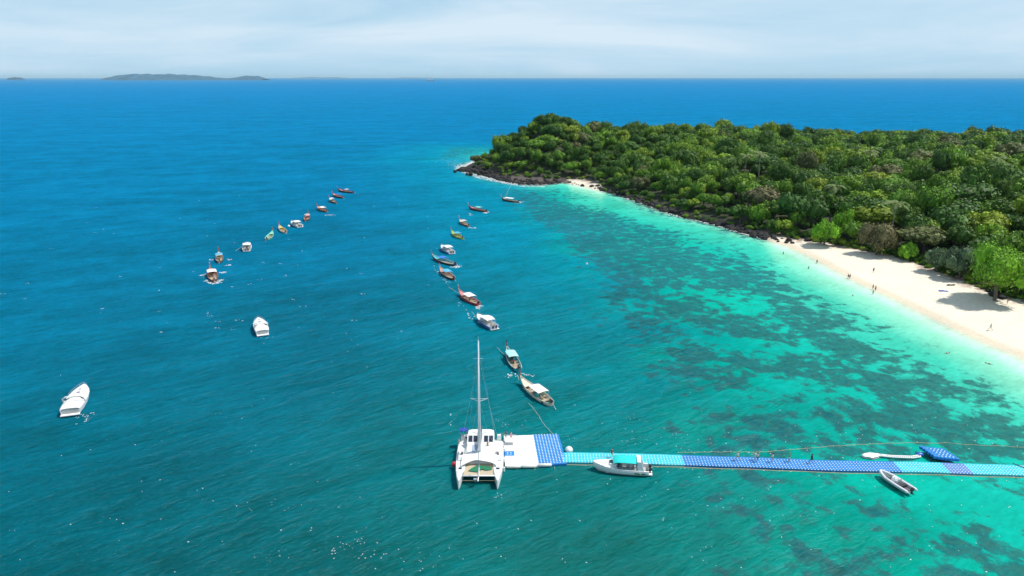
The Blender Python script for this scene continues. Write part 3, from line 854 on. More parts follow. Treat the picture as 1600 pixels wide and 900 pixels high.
def longtail(loc, hd, L, label, hullc, inner, canopy=None, prow='wood', decks=True, side=None, people=0, tail=True, crew=(0.0,)):
    """hd: heading of the bow, radians anticlockwise from straight away along the line of sight"""
    hd += math.atan2(-loc.x, loc.y)
    t = empty('longtail_boat', loc, hd+PI/2, label, 'longtail boat', 'wooden longtail boats moored off the reef')
    B = L*.235/2
    st = [(0, B*.52, -.15, .78, .15), (.08, B*.72, -.28, .72, .18), (.22, B*.92, -.34, .68, .2), (.42, B, -.36, .72, .2), (.60, B*.93, -.34, .84, .25), (.76, B*.68, -.28, 1.05, .3), (.88, B*.38, -.1, 1.32, .35), (.96, B*.13, .35, 1.62, .3), (1.0, .035, 1.0, 1.85, .2)]
    mb = MB(); secs = hull_shell(mb, L, B, st, 0, 1)
    mb.build('hull', [hullc, inner], t)
    mb = MB(); gunwale(mb, secs, .06); mb.build('rub_rail', side or hullc, t)
    def hb_at(x):
        tt = x/L+.5; return np.interp(tt, [s[0] for s in st], [s[1] for s in st])
    mb = MB()
    w = 0.08
    rows = []
    for i in range(9):
        x = L*(.20+.235*i/8); rows.append([(x, hb_at(x)-w, np.interp(x/L+.5, [s[0] for s in st], [s[3] for s in st])-.16), (x, 0, np.interp(x/L+.5, [s[0] for s in st], [s[3] for s in st])-.10), (x, -hb_at(x)+w, np.interp(x/L+.5, [s[0] for s in st], [s[3] for s in st])-.16)])
    mb.loft(rows); mb.build('foredeck', inner, t)
    mb = MB(); mb.box((0, 0, -.02), (L*.62, B*1.15, .05)); mb.build('floor', PALEWOOD, t)
    for fx in (-.33, -.20, -.06, .08, .16):
        mb = MB(); hb = hb_at(fx*L)-.06; mb.box((fx*L, 0, .42), (.30, hb*2, .05)); mb.build('bench', PALEWOOD if fx != .08 else inner, t)
    # prow post
    pm = {'wood': WOOD, 'red': RED, 'pale': PALEWOOD, 'dark': DARK}[prow]
    mb = MB(); b0 = L*.5
    mb.tube([(b0-.25, 0, 1.35), (b0+.05, 0, 1.95), (b0+.28, 0, 2.55), (b0+.40, 0, 3.15)], [.10, .12, .10, .13], 6); mb.build('prow_post', pm, t)
    mb = MB(); mb.ball((b0+.20, 0, 2.35), .17, seg=7, rings=5, sc=(1, 1, 1.3)); mb.tube([(b0+.2, .12, 2.3), (b0+.05, .2, 1.8)], .035, 4); mb.tube([(b0+.2, -.12, 2.3), (b0+.0, -.18, 1.9)], .035, 4)
    mb.build('prow_ribbon', RED if prow != 'red' else paint('pink_ribbon', (.7,.15,.3), .6), t)
    if canopy:
        cm, x0, x1 = canopy[:3]; hz = 1.95
        mb = MB(); rows = []
        for i in range(7):
            x = L*(x0+(x1-x0)*i/6); cw = B*.98
            rows.append([(x, cw*math.sin(a), hz-.28+.30*math.cos(a*1.0)+ (.02 if i % 2 else 0)) for a in np.linspace(-1.15, 1.15, 7)])
        lo = [[(p[0], p[1]*.98, p[2]-.05) for p in r] for r in rows]
        mb.loft(rows); mb.loft(lo); mb.build('canopy', cm, t, True)
        for xx in (x0+.02, (x0+x1)/2, x1-.02):
            for s_ in (-1, 1):
                mb = MB(); hb = float(hb_at(xx*L)); mb.tube([(xx*L, s_*(hb-.05), .7), (xx*L, s_*B*.86, hz-.2)], .03, 5); mb.build('canopy_post', PALEWOOD, t)
    # engine on its pivot with the long propeller shaft
    if tail:
        mb = MB(); mb.box((-L*.5-.1, 0, 1.05), (.85, .42, .40), taper=.85); mb.ball((-L*.5+.15, 0, 1.18), .2, seg=7, rings=5); mb.box((-L*.5-.35, 0, 1.3), (.3, .25, .14))
        mb.tube([(-L*.5, 0, .60), (-L*.5, 0, .95)], .07, 6); e = mb.build('engine', DARK, t)
        mb = MB(); mb.tube([(-L*.5-.4, 0, 1.0), (-L*.5-1.9, .2, .25)], .045, 5); mb.ball((-L*.5-1.95, .2, .22), .12, seg=5, rings=4); mb.tube([(-L*.5+.3, 0, 1.15), (-L*.5+1.2, .1, 1.1)], .03, 4); mb.build('propeller_shaft', STEEL, t)
    # life rings / fenders hung on the stern quarter
    mb = MB()
    for s_ in (-1, 1):
        a = float(hb_at(-.38*L)); mb.tube([(-.38*L+.2*math.cos(k), s_*(a+.06), .45+.2*math.sin(k)) for k in np.linspace(0, 2*PI, 9)], .06, 5)
    mb.build('tyre_fender', DARK, t)
    return t

def outboard(t, x, y, z, mat=DARK):
    mb = MB(); mb.box((x-.22, y, z+.30), (.42, .34, .46), taper=.8); mb.box((x-.20, y, z-.1), (.2, .16, .5)); mb.box((x-.24, y, z-.38), (.5, .05, .2)); mb.box((x-.05, y, z+.02), (.2, .3, .2))
    return mb.build('outboard_motor', mat, t)
def speedboat(loc, hd, L, B, label, hullc, stripe, canopyc, twin=True, group='speedboats with hard or canvas tops', leaf=False, bimini=False):
    hd += math.atan2(-loc.x, loc.y)
    t = empty('speedboat', loc, hd+PI/2, label, 'speedboat', group)
    b = B/2
    st = [(0, b*.92, -.25, .95, .2), (.2, b*.98, -.32, .97, .22), (.45, b, -.34, 1.02, .25), (.62, b*.94, -.32, 1.12, .32), (.78, b*.74, -.24, 1.26, .4), (.9, b*.44, -.02, 1.40, .45), (.97, b*.18, .5, 1.50, .4), (1.0, .03, 1.15, 1.55, .2)]
    mb = MB(); secs = hull_shell(mb, L, B, st, 0, 1, th=.22); mb.build('hull', [hullc, WHITE], t, False)
    mb = MB(); 
    for s_ in (-1, 1): mb.tube([(p[0][0], s_*(p[0][1]+.02), p[0][2]-.22) for p in secs], .07, 5)
    mb.build('hull_stripe', stripe, t)
    mb = MB(); gunwale(mb, secs, .05); mb.build('rub_rail', WHITE, t)
    mb = MB(); rows = []
    for i in range(9):
        tt = .60+.385*i/8; x = (tt-.5)*L
        hb = np.interp(tt, [s[0] for s in st], [s[1] for s in st]); sz = np.interp(tt, [s[0] for s in st], [s[3] for s in st])
        rows.append([(x, hb*c, sz+.02+.26*(1-c*c)*(1-i/9)) for c in np.linspace(-.97, .97, 7)])
    mb.loft(rows); mb.add(rows[0], [tuple(range(7))]); mb.build('foredeck', WHITE, t, True)
    mb = MB(); mb.box((-.10*L, 0, .25), (L*.72, B*.8, .08)); mb.build('cockpit_floor', paint('grey_deck', (.45, .45, .46), .7), t)
    # cabin front and windscreen
    mb = MB(); mb.box((.13*L, 0, 1.30), (L*.16, B*.62, .62), taper=.82); mb.build('cabin', WHITE, t)
    mb = MB(); rows = [[(.10*L-.5*abs(c)**2.2+.12, c*b*.78, 1.28) for c in np.linspace(-1, 1, 9)], [(.06*L-.5*abs(c)**2.2, c*b*.72, 1.92) for c in np.linspace(-1, 1, 9)]]
    mb.loft(rows); mb.loft([[(p[0]-.03, p[1]*.98, p[2]) for p in r] for r in rows]); mb.build('windscreen', NAVYGLASS, t, True)
    mb = MB(); mb.box((.17*L, 0, 1.635), (L*.06, B*.34, .03)); mb.build('deck_hatch', NAVYGLASS, t)
    # seats
    for k, sx in enumerate((-.28, -.14, .0)):
        for s_ in (-1, 1):
            mb = MB(); mb.box((sx*L, s_*b*.42, .55), (.55, b*.55, .42)); mb.box((sx*L-.25, s_*b*.42, .95), (.12, b*.55, .5)); mb.build('seat', paint('cream_vinyl', (.66, .62, .55), .5) if not leaf else paint('grey_vinyl', (.42, .42, .44), .5), t)
    # top
    z = 2.35; x0, x1 = (-.32 if not bimini else -.30)*L, (.10 if not bimini else .14)*L
    mb = MB(); rows = []
    for i in range(9):
        u = i/8; x = x0+(x1-x0)*u; dw = b*(.80+.10*math.sin(PI*u)); zz = z + .10*math.sin(PI*u) - (.30*max(0, u-.85)/.15 if bimini else .12*max(0, u-.8)/.2) - (.12*max(0, .12-u)/.12)
        rows.append([(x, dw*math.sin(a)/math.sin(1.2), zz-.30+.30*math.cos(a)) for a in np.linspace(-1.2, 1.2, 9)])
    mb.loft(rows); mb.loft([[(p[0], p[1]*.98, p[2]-.07) for p in r] for r in rows]); mb.build('canopy' if bimini else 'hardtop', canopyc, t, True)
    for xx in (x0+.15, (x0+x1)/2, x1-.2):
        for s_ in (-1, 1):
            mb = MB(); mb.tube([(xx, s_*b*.88, 1.0), (xx+.05, s_*b*.78, z-.15)], .035, 5); mb.build('top_post', STEEL, t)
    if bimini:
        mb = MB()
        for s_ in (-1, 1):
            mb.add([(x0-.05, s_*b*.9, 1.0), (x0-1.0, s_*b*.9, 1.0), (x0-.45, s_*b*.78, 2.4), (x0+.1, s_*b*.78, 2.4), (x0-.05, s_*(b*.9-.1), 1.0), (x0-1.0, s_*(b*.9-.1), 1.0), (x0-.45, s_*(b*.78-.1), 2.4), (x0+.1, s_*(b*.78-.1), 2.4)],
                   [(0,1,2,3),(4,7,6,5),(0,3,7,4),(1,5,6,2),(2,6,7,3)])
        mb.box((x0-.18, 0, 2.42), (.6, b*1.6, .10)); mb.build('radar_arch', WHITE, t)
    # bow rail
    mb = MB(); pr = []
    for s_ in (1, -1):
        rng = (.68, .8, .9, .985) if s_ == 1 else (.985, .9, .8, .68)
        for tt in rng:
            hb = np.interp(tt, [q_[0] for q_ in st], [q_[1] for q_ in st]); sz = np.interp(tt, [q_[0] for q_ in st], [q_[3] for q_ in st])
            pr.append(((tt-.5)*L, s_*max(hb-.1, .05), sz+.45)); mb.tube([((tt-.5)*L, s_*max(hb-.1, .05), sz), pr[-1]], .018, 4)
    mb.tube(pr, .022, 5); mb.build('bow_rail', STEEL, t)
    mb = MB(); mb.box((-.5*L-.28, 0, .30), (.55, B*.80, .12)); mb.build('swim_platform', WHITE, t)
    for y in ((-.45, .45) if twin else (0,)): outboard(t, -.5*L-.05, y, .70)
    if leaf:
        G = paint('green_leaf_print', (.02, .16, .03), .4)
        for (cx, s1, ang) in ((-.30, .55, .5), (-.40, .62, -.35), (-.26, .35, 1.1)):
            mb = MB(); pts_ = []
            for k in range(12):
                a = 2*PI*k/12; u, v = s1*math.cos(a)*.75, s1*.34*math.sin(a)*(1-.25*math.cos(a))
                xx, zz = u*math.cos(ang)-v*math.sin(ang), u*math.sin(ang)+v*math.cos(ang)
                zq = min(max(.50+zz*.75, .12), .86)
                tt = .5+cx; hb = np.interp(tt, [q_[0] for q_ in st], [q_[1] for q_ in st]); kz = -.3; sz = .97; fl = .22
                zm = sz*.45+kz*.55
                yy = hb*(1-fl*.45*(sz-zq)/(sz-zm)) + .015
                pts_.append((cx*L+xx, yy, zq))
            mb.add(pts_, [tuple(range(12))]); mb.build('leaf_emblem', G, t)
    return t
def cruiser(loc, hd, L, B, label):
    hd += math.atan2(-loc.x, loc.y)
    t = empty('motor_cruiser', loc, hd+PI/2, label, 'motor cruiser', 'white motor cruisers moored alone at the left')
    b = B/2
    st = [(0, b*.90, -.3, 1.25, .15), (.2, b*.98, -.4, 1.27, .18), (.45, b, -.4, 1.32, .22), (.65, b*.9, -.36, 1.42, .3), (.8, b*.68, -.25, 1.52, .4), (.92, b*.36, .0, 1.62, .45), (.98, b*.14, .6, 1.68, .4), (1.0, .03, 1.2, 1.70, .2)]
    mb = MB(); secs = hull_shell(mb, L, B, st, 0, 0, th=.2); mb.build('hull', [WHITE], t)
    mb = MB(); gunwale(mb, secs, .06); mb.build('rub_rail', paint('grey_rail', (.5, .52, .55), .4), t)
    f = lambda tt, j: np.interp(tt, [s[0] for s in st], [s[j] for s in st])
    mb = MB(); rows = []
    for i in range(12):
        tt = .36+.62*i/11; rows.append([((tt-.5)*L, f(tt, 1)*c*.98, f(tt, 3)+.04+.42*(1-c**2)*math.sin(PI*min(1, (1.02-tt)/.62))**.8) for c in np.linspace(-1, 1, 9)])
    mb.loft(rows); mb.add(rows[0], [tuple(range(9))]); mb.build('foredeck', WHITE, t, True)
    mb = MB(); rows = []
    for i in range(9):
        tt = .01+.37*i/8; rows.append([((tt-.5)*L, f(tt, 1)*c*.97, f(tt, 3)+.06+(.50+.25*math.sin(i*1.7)*.2)*(1-abs(c)**3)*(.4+.6*i/8)) for c in np.linspace(-1, 1, 9)])
    mb.loft(rows); mb.add(rows[0], [tuple(range(9))]); mb.add(rows[-1], [tuple(range(9))]); mb.build('cockpit_cover', CLOTHW, t, True)
    mb = MB(); rows = []
    for zz, ox in ((1.5, 0), (1.95, -.35)):
        rows.append([(-.07*L+ox-.9*abs(c)**2, c*b*(.86-.06*(zz > 2)), zz) for c in np.linspace(-1, 1, 9)])
    mb.loft(rows); mb.loft([[(p[0]-.04, p[1]*.97, p[2]) for p in r] for r in rows]); mb.build('windscreen', NAVYGLASS, t, True)
    mb = MB(); mb.tube([(-.20*L, b*.95, 1.25), (-.25*L, b*.93, 2.35), (-.26*L, b*.6, 2.75), (-.26*L, -b*.6, 2.75), (-.25*L, -b*.93, 2.35), (-.20*L, -b*.95, 1.25)], .13, 6); mb.build('radar_arch', WHITE, t, True)
    for (x, y, r) in ((.10, .0, .28), (.22, 0, .22)):
        mb = MB(); mb.box((x*L, y, f(x+.5, 3)+.47), (r*2, r*2, .04)); mb.build('deck_hatch', paint('smoked_acrylic', (.25, .26, .30), .2), t)
    mb = MB(); pr = []
    for s_ in (1, -1):
        for tt in ((.55, .7, .82, .92, .985) if s_ == 1 else (.985, .92, .82, .7, .55)):
            pr.append(((tt-.5)*L, s_*max(f(tt, 1)-.12, .05), f(tt, 3)+.5)); mb.tube([((tt-.5)*L, pr[-1][1], f(tt, 3)), pr[-1]], .02, 4)
    mb.tube(pr, .025, 5); mb.build('bow_rail', STEEL, t)
    mb = MB(); mb.box((-.5*L-.35, 0, .35), (.7, B*.84, .14)); mb.build('swim_platform', WHITE, t)
    return t
def deg(a): return math.radians(a)

PINK = paint('faded_pink_paint', (.60, .26, .25), .55, .25); SALMON = paint('salmon_paint', (.62, .28, .18), .55, .25)
CREAM = paint('cream_paint', (.68, .62, .50), .5, .15); MINT = paint('mint_paint', (.25, .60, .45), .5, .15)
YELLOW = paint('yellow_ochre_paint', (.68, .50, .16), .5, .2); TEALP = paint('turquoise_paint', (.04, .42, .50), .5, .15)
BROWNH = paint('brown_hull', (.20, .10, .06), .55, .3); BLACKH = paint('dark_hull', (.05, .035, .035), .5, .3)
LIME = paint('lime_paint', (.42, .55, .10), .5, .2); LBLUE = paint('light_blue_canvas', (.10, .40, .62), .8, .15, bump=.3)
BBLUE = paint('bright_blue_canvas', (.03, .18, .62), .8, .15, bump=.3); SKYC = paint('pale_aqua_canvas', (.38, .66, .68), .8, .15, bump=.3)
TURQC = paint('turquoise_canvas', (.01, .58, .55), .75, .1, bump=.3); GREYC = paint('pale_grey_canvas', (.60, .60, .58), .8, .15)

longtail(P(332, 432), deg(3), 13, 'nearest longtail boat of the left line, salmon foredeck and white canopy, foam at its stern', BROWNH, SALMON, (CLOTHW, -.12, .16), 'pale')
longtail(P(343, 405), deg(-1), 11, 'second nearest longtail boat of the left line, with a light blue canopy', BROWNH, CREAM, (LBLUE, -.14, .14), 'wood')
longtail(P(422, 371), deg(-14), 10.5, 'open mint green longtail boat without canopy in the left line', MINT, MINT, None, 'wood')
longtail(P(441.5, 361), deg(12), 10.5, 'open yellow longtail boat without canopy in the left line', CREAM, YELLOW, None, 'wood')
longtail(P(480, 342), deg(-6), 11, 'red brown longtail boat, grey canopy, next beyond the white speedboat of left line', BROWNH, PINK, (GREYC, .0, .16), 'wood')
longtail(P(503, 329), deg(22), 11, 'salmon longtail boat, white canopy over its stern, fourth from the far end of left line', BROWNH, SALMON, (CLOTHW, -.3, .04), 'wood')
longtail(P(520, 316), deg(18), 10, 'small longtail boat, white canopy over its bow, third from far end of left line', BLACKH, CREAM, (CLOTHW, .0, .24), 'wood')
longtail(P(527.5, 308), deg(28), 11, 'pink decked longtail boat with blue canopy, second from the far end of the left line', BLACKH, PINK, (BBLUE, -.28, -.05), 'red')
longtail(P(540, 300.5), deg(44), 11.5, 'farthest longtail boat of the left line, dark hull and small white canopy', BLACKH, PINK, (GREYC, -.2, -.02), 'wood')
longtail(P(797, 315), deg(52), 11, 'longtail boat nearest the headland, dark hull under a long white canopy', BLACKH, CREAM, (CLOTHW, -.22, .26), 'pale')
longtail(P(746, 329), deg(46), 11.5, 'dark longtail boat with small mint green canopy, second from the headland in middle line', BLACKH, PINK, (MINT, -.22, .05), 'pale')
longtail(P(725, 351), deg(22), 10.5, 'cream decked longtail boat with pale grey canopy, third from the headland in the middle line', BROWNH, CREAM, (GREYC, -.12, .12), 'pale')
longtail(P(714, 370), deg(24), 10.5, 'lime and yellow longtail boat with light blue canopy', LIME, LIME, (LBLUE, -.2, .06), 'wood')
longtail(P(693, 410), deg(38), 12.5, 'long longtail boat with a bright blue canopy moored just beyond another', BLACKH, TEALP, (BBLUE, -.08, .12), 'wood', side=CREAM)
longtail(P(698, 431), deg(23), 11, 'longtail boat with light blue canopy, brown foredeck and red prow post', BLACKH, SALMON, (TEALP if 0 else LBLUE, -.20, .12), 'red', side=CREAM)
longtail(P(732, 469), deg(28), 11.5, 'red and pink longtail boat with a white canopy, a puff of foam behind it', RED, PINK, (CLOTHW, -.22, .10), 'pale', side=PINK)
longtail(P(801, 566), deg(14), 10.5, 'longtail boat with turquoise bow and pale aqua canopy, tied ahead of the white one', TEALP, TEALP, (SKYC, -.12, .24), 'dark', side=CREAM)
lw = longtail(P(836, 616), deg(32), 11.5, 'nearest longtail boat, cream white with a flat white canopy and dark stern', CREAM, CREAM, (CLOTHW, -.28, .04), 'wood')
speedboat(P(386.5, 389), deg(-3), 8.5, 3.1, 'white twin engined speedboat seen from astern in the left line, near the blue canopied longtail', WHITE, NAVY, WHITE)
speedboat(P(462.5, 353), deg(22), 8.5, 3.1, 'white speedboat between the yellow and the red brown longtail boats of the left line', WHITE, NAVY, WHITE)
speedboat(P(698, 393), deg(24), 9, 3.0, 'white speedboat with blue sides between longtail boats in the middle line', paint('pale_blue_gelcoat', (.35, .48, .75), .3, .05), BLUEP, WHITE)
speedboat(P(759, 507), deg(28), 9.0, 2.9, 'white speedboat with a blue hull just ahead of the catamaran mast tip', paint('hull_blue', (.10, .22, .60), .3, .05), NAVY, WHITE)
speedboat(P(969, 736), deg(93), 8.8, 2.8, 'white speedboat with turquoise canopy and green leaf marks alongside the floating dock', WHITE, WHITE, TURQC, leaf=True, bimini=True, twin=True)
cruiser(P(407.5, 515), deg(4), 9.5, 3.3, 'smaller white motor cruiser lying alone left of the middle line of boats')
cruiser(P(123, 630), deg(-17), 10.6, 3.7, 'larger white motor cruiser at the far left, nearest to the camera')

# rigid inflatable
def rib(a, bq, label):
    c = (a+bq)/2; d = a-bq; L = d.length; hd = math.atan2(d.y, d.x)
    t = empty('inflatable_boat', c, hd, label, 'inflatable boat')
    TU = paint('pale_grey_hypalon', (.62, .64, .68), .5, .08)
    for s_ in (1, -1):
        mb = MB(); mb.tube([(-L*.5-.15, s_*.92, .45), (-L*.45, s_*.92, .45), (-L*.1, s_*.95, .46), (L*.2, s_*.85, .52), (L*.36, s_*.55, .62), (L*.46, s_*.20, .70), (L*.49, 0, .72)], [.05, .24, .25, .25, .24, .22, .20], 10)
        mb.build('inflatable_tube', TU, t, True)
        mb = MB(); mb.tube([(-L*.45, s_*1.17, .5), (-L*.1, s_*1.20, .5), (L*.2, s_*1.10, .56), (L*.36, s_*.78, .66)], .03, 5); mb.build('grab_line', DARK, t)
    mb = MB(); rows = [[(x, y, z) for y, z in ((.8*w, .32), (.45*w, -.02), (0, -.2), (-.45*w, -.02), (-.8*w, .32))] for x, w in ((-L*.44, 1), (-L*.1, 1), (L*.2, .85), (L*.38, .45), (L*.47, .05))]
    mb.loft(rows); mb.add(rows[0], [tuple(range(5))]); mb.build('hull', WHITE, t)
    mb = MB(); mb.box((-L*.06, 0, .22), (L*.68, 1.35, .06)); mb.build('floor', paint('dark_grey_deck', (.10, .10, .11), .7), t)
    mb = MB(); mb.box((L*.04, 0, .62), (.75, .7, .8), taper=.8); mb.box((L*.04-.1, 0, 1.1), (.1, .6, .3)); mb.build('console', WHITE, t)
    mb = MB(); mb.box((-L*.06, 0, .55), (.5, .75, .5)); mb.box((-L*.06-.25, 0, .95), (.1, .75, .4)); mb.build('seat', paint('grey_vinyl', (.42, .42, .44), .5), t)
    mb = MB(); mb.box((-L*.22, 0, .45), (.5, 1.2, .35)); mb.build('bench', DARK, t)
    mb = MB(); mb.box((L*.24, 0, .45), (.9, .8, .3), taper=.8); mb.build('bow_cushion', paint('dark_grey_vinyl', (.12, .12, .13), .5), t)
    outboard(t, -L*.45, 0, .5)
rib(P(1374, 741, .3), P(1425, 772, .3), 'pale grey rigid inflatable boat drifting in front of the floating dock at the right')

# ------------------------------------------------------------ catamaran (bows towards the camera)
def catamaran():
    pb = P(748, 752); ps = P(752, 690)
    L = 13.6; B = 7.6
    cx = pb.x; yb = P(748, 765).y
    t = empty('sailing_catamaran', (cx+.0, yb+L/2, 0), -PI/2, 'white sailing catamaran with a tall bare mast lying at the end of the floating dock', 'catamaran')
    H = L/2; dk = 1.35
    for s_ in (-1, 1):
        yc = s_*(B/2-.85)
        st = [(0, .55, -.1, .55), (.06, .70, -.35, .60), (.12, .78, -.45, 1.30), (.35, .84, -.55, dk), (.6, .82, -.55, dk+.03), (.78, .62, -.5, dk+.08), (.9, .36, -.4, dk+.13), (.97, .16, -.2, dk+.16), (1, .03, .1, dk+.18)]
        secs = []
        for tt, hb, kz, sz in st:
            x = (tt-.5)*L
            secs.append([(x, yc+hb, sz), (x, yc+hb*1.02, .55), (x, yc+hb*.8, 0), (x, yc+hb*.3, kz), (x, yc-hb*.3, kz), (x, yc-hb*.8, 0), (x, yc-hb*1.02, .55), (x, yc-hb, sz), (x, yc-hb*.5, sz+.05), (x, yc+hb*.5, sz+.05)])
        mb = MB(); mb.loft(secs, closed=True, cap=True); h_ = mb.build('hull', WHITE, t)
        mb = MB(); mb.box((L*.24, yc, dk+.10), (.55, .55, .06)); mb.build('deck_hatch', NAVYGLASS, t)
        mb = MB(); mb.box((-L*.04, yc+s_*.1, dk+.42), (3.0, .9, .5), taper=.75); mb.build('side_coaming', WHITE, t)
        mb = MB(); mb.box((-L*.02, yc-s_*.05, dk+.70), (1.0, .34, .03), rz=s_*.15); mb.build('side_window', paint('grey_pane', (.15, .12, .12), .2), t)
        mb = MB(); mb.tube([(-L*.49, yc-.35, .75), (-L*.45, yc-.35, 1.5), (-L*.45, yc+.35, 1.5), (-L*.49, yc+.35, .75)], .03, 5); mb.build('stern_rail', STEEL, t)
        mb = MB()      # stanchions and lifelines
        pts_ = [((tt-.5)*L, yc+s_*(np.interp(tt, [a[0] for a in st], [a[1] for a in st])-.06), dk+.72) for tt in (.15, .3, .45, .6, .75, .88, .96)]
        for p in pts_: mb.tube([(p[0], p[1], dk), p], .018, 4)
        mb.tube(pts_, .012, 4); mb.tube([(p[0], p[1], p[2]-.3) for p in pts_], .012, 4); mb.build('lifeline', STEEL, t)
    # bridge deck and saloon
    mb = MB(); rows = []
    for x, c in ((-H*.86, 0), (-H*.5, 0), (0, 0), (H*.12, .05), (H*.22, .2)):
        rows.append([(x-(0 if x < 0 else .9*(y/2.9)**2*0), y, z) for y, z in ((-2.95, .75), (-2.95, dk+.02), (0, dk+.12), (2.95, dk+.02), (2.95, .75))])
    mb.loft(rows, closed=True, cap=True); mb.build('bridge_deck', WHITE, t)
    mb = MB()
    def cab(x0, x1, w, z0, z1, ins, mi=0):
        rows = []
        for z, k in ((z0, 0), (z0+(z1-z0)*.5, ins*.4), (z1-.12, ins), (z1, ins+.25)):
            loop = []
            xa, xb, ww = x0+k*.4, x1-k*1.4, w-k*.55
            for i in range(20):
                a = 2*PI*i/20; ca, sa = math.cos(a), math.sin(a)
                loop.append(((xa+xb)/2+(xb-xa)/2*math.copysign(abs(ca)**.45, ca), ww*math.copysign(abs(sa)**.35, sa), z))
            rows.append(loop)
        mb.loft(rows, mi, closed=True, cap=True)
    cab(-H*.52, H*.10, 2.55, dk, dk+.95, .55); mb.build('saloon', WHITE, t)
    mb = MB(); cab(-H*.95, -H*.60, 2.2, 2.90, 3.05, .08); mb.build('hardtop', WHITE, t)
    # upright saloon back wall with four dark panes (faces forward, over the coach roof)
    TM = Matrix.Rotation(-math.radians(48), 4, 'Y')
    w_ = MB(); w_.box((-H*.52, 0, dk+1.35), (.10, 4.5, 1.75), M=TM); wo = w_.build('windscreen_frame', WHITE, t)
    nx_, nz_ = math.cos(math.radians(48)), math.sin(math.radians(48))
    for y in (-1.70, -.88, .88, 1.70):
        mb = MB(); mb.box((-H*.52+.065*nx_-.10*nz_, y, dk+1.35+.065*nz_+.10*nx_), (.03, .66, 1.05), M=TM); mb.build('pane', NAVYGLASS, wo)
    mb = MB(); mb.box((-H*.18, -.85, dk+1.0), (2.4, .9, .05)); mb.build('solar_panel', paint('grey_blue_panel', (.33, .40, .50), .3), t)
    for s_ in (-1, 1):
        for xx in (-H*.90, -H*.66):
            mb = MB(); mb.tube([(xx, s_*2.1, dk), (xx, s_*2.0, 3.0)], .05, 6); mb.build('hardtop_post', ALU, t)
    # white sun awning spread over the foredeck
    mb = MB(); rows = []
    for i in range(9):
        u = i/8; x = H*(.02+.42*u)
        rows.append([(x - 1.0*(1-c*c)*u*1.0 + .10*math.sin(c*6)*u, c*(2.75+.15*u), dk+.72+.20*(1-c*c)-.22*c*c*u-.10*u) for c in np.linspace(-1, 1, 13)])
    mb.loft(rows); mb.loft([[(p[0], p[1], p[2]-.02) for p in r] for r in rows]); mb.build('awning', CLOTHW, t, True)
    # trampoline net with a green cloth on it
    mb = MB(); rows = [[(H*(.15+.59*i/6), c*(2.2+.25*i/6), dk-.08-.08*math.sin(PI*i/6)*(1-c*c)) for c in np.linspace(-1, 1, 7)] for i in range(7)]
    mb.loft(rows); mb.build('trampoline', paint('beige_net', (.50, .42, .30), .9, .15, 14), t, True)
    mb = MB(); mb.add([(H*.40, 2.0, dk+.02), (H*.50, 2.05, dk-.0), (H*.53, 1.2, dk+.0), (H*.48, .5, dk+.02), (H*.60, -.25, dk+.0), (H*.55, -1.7, dk+.03), (H*.42, -1.0, dk+.05), (H*.34, -.4, dk+.07), (H*.34, .6, dk+.05)], [tuple(range(9))]); gc = mb.build('green_cloth', paint('green_cloth', (.01, .17, .08), .8), None)
    gc.parent = None; gc.location = t.location; gc.rotation_euler = t.rotation_euler
    gc.name = 'green_cloth'; tag(gc, 'dark green cloth lying on the beige net of the catamaran', 'cloth')
    mb = MB(); mb.tube([(H*.76, -2.75, dk+.02), (H*.77, 0, dk+.05), (H*.76, 2.75, dk+.02)], .12, 8); mb.build('crossbeam', WHITE, t, True)
    for s_ in (-1, 1):
        mb = MB(); mb.tube([(H*.16, s_*2.28, dk-.02), (H*.76, s_*2.42, dk-.0)], .04, 5); mb.build('net_rail', DARK, t)
    mb = MB(); mb.tube([(H*.30, 0, dk-.05), (H*.76, 0, dk), (H*1.0, 0, dk+.1)], .10, 8); mb.build('bowsprit', WHITE, t, True)
    mb = MB(); mb.box((H*.88, -.45, dk-.12), (.5, .5, .25)); mb.tube([(H*.88, -.45, dk), (H*.88, -.45, dk-.6)], .04, 5); mb.build('anchor', STEEL, t)
    mb = MB(); mb.tube([(H*.97, -2.9, dk+.1), (H*.88, 0, dk-.3), (H*.97, 2.9, dk+.1)], .02, 4); mb.build('anchor_bridle', ROPE, t)
    # rig
    mx_ = -H*.06; top = 21.3
    mb = MB()
    mb.tube([(mx_, 0, dk), (mx_, 0, 8), (mx_-.03, 0, 15), (mx_-.10, 0, top)], [.17, .17, .15, .10], 8); mb.build('mast', ALU, t, True)
    for z, w in ((5.6, 1.25), (11.5, 1.35)):
        for s_ in (-1, 1):
            mb = MB(); mb.tube([(mx_, 0, z-.30), (mx_-.25, s_*w, z+.12)], .05, 5); mb.tube([(mx_, 0, z+.15), (mx_-.25, s_*w, z+.12)], .03, 5); mb.build('spreader', ALU, t)
    mb = MB(); mb.tube([(mx_-.05, -.75, 18.5), (mx_-.05, .75, 18.5)], .03, 5); mb.tube([(mx_-.1, 0, top), (mx_-.1, 0, top+.9)], .015, 4); mb.box((mx_-.1, 0, top+.05), (.4, .12, .1)); mb.build('masthead_aerial', ALU, t)
    mb = MB(); mb.tube([(mx_-.2, 0, dk+1.9), (-H*.98, 0, dk+2.1)], .13, 7); mb.build('boom', ALU, t)
    mb = MB(); mb.tube([(mx_-.3, 0, dk+2.15), (-H*.5, 0, dk+2.4), (-H*.95, 0, dk+2.3)], [.18, .24, .14], 8); mb.build('stowed_mainsail', paint('dark_sail_cover', (.09, .10, .14), .8), t, True)
    mb = MB(); mb.tube([(H*.86, 0, dk+.25), (mx_+.4, 0, top-2.2)], [.055, .075], 7); mb.build('furled_headsail', paint('off_white_sail', (.55, .56, .57), .7), t, True)
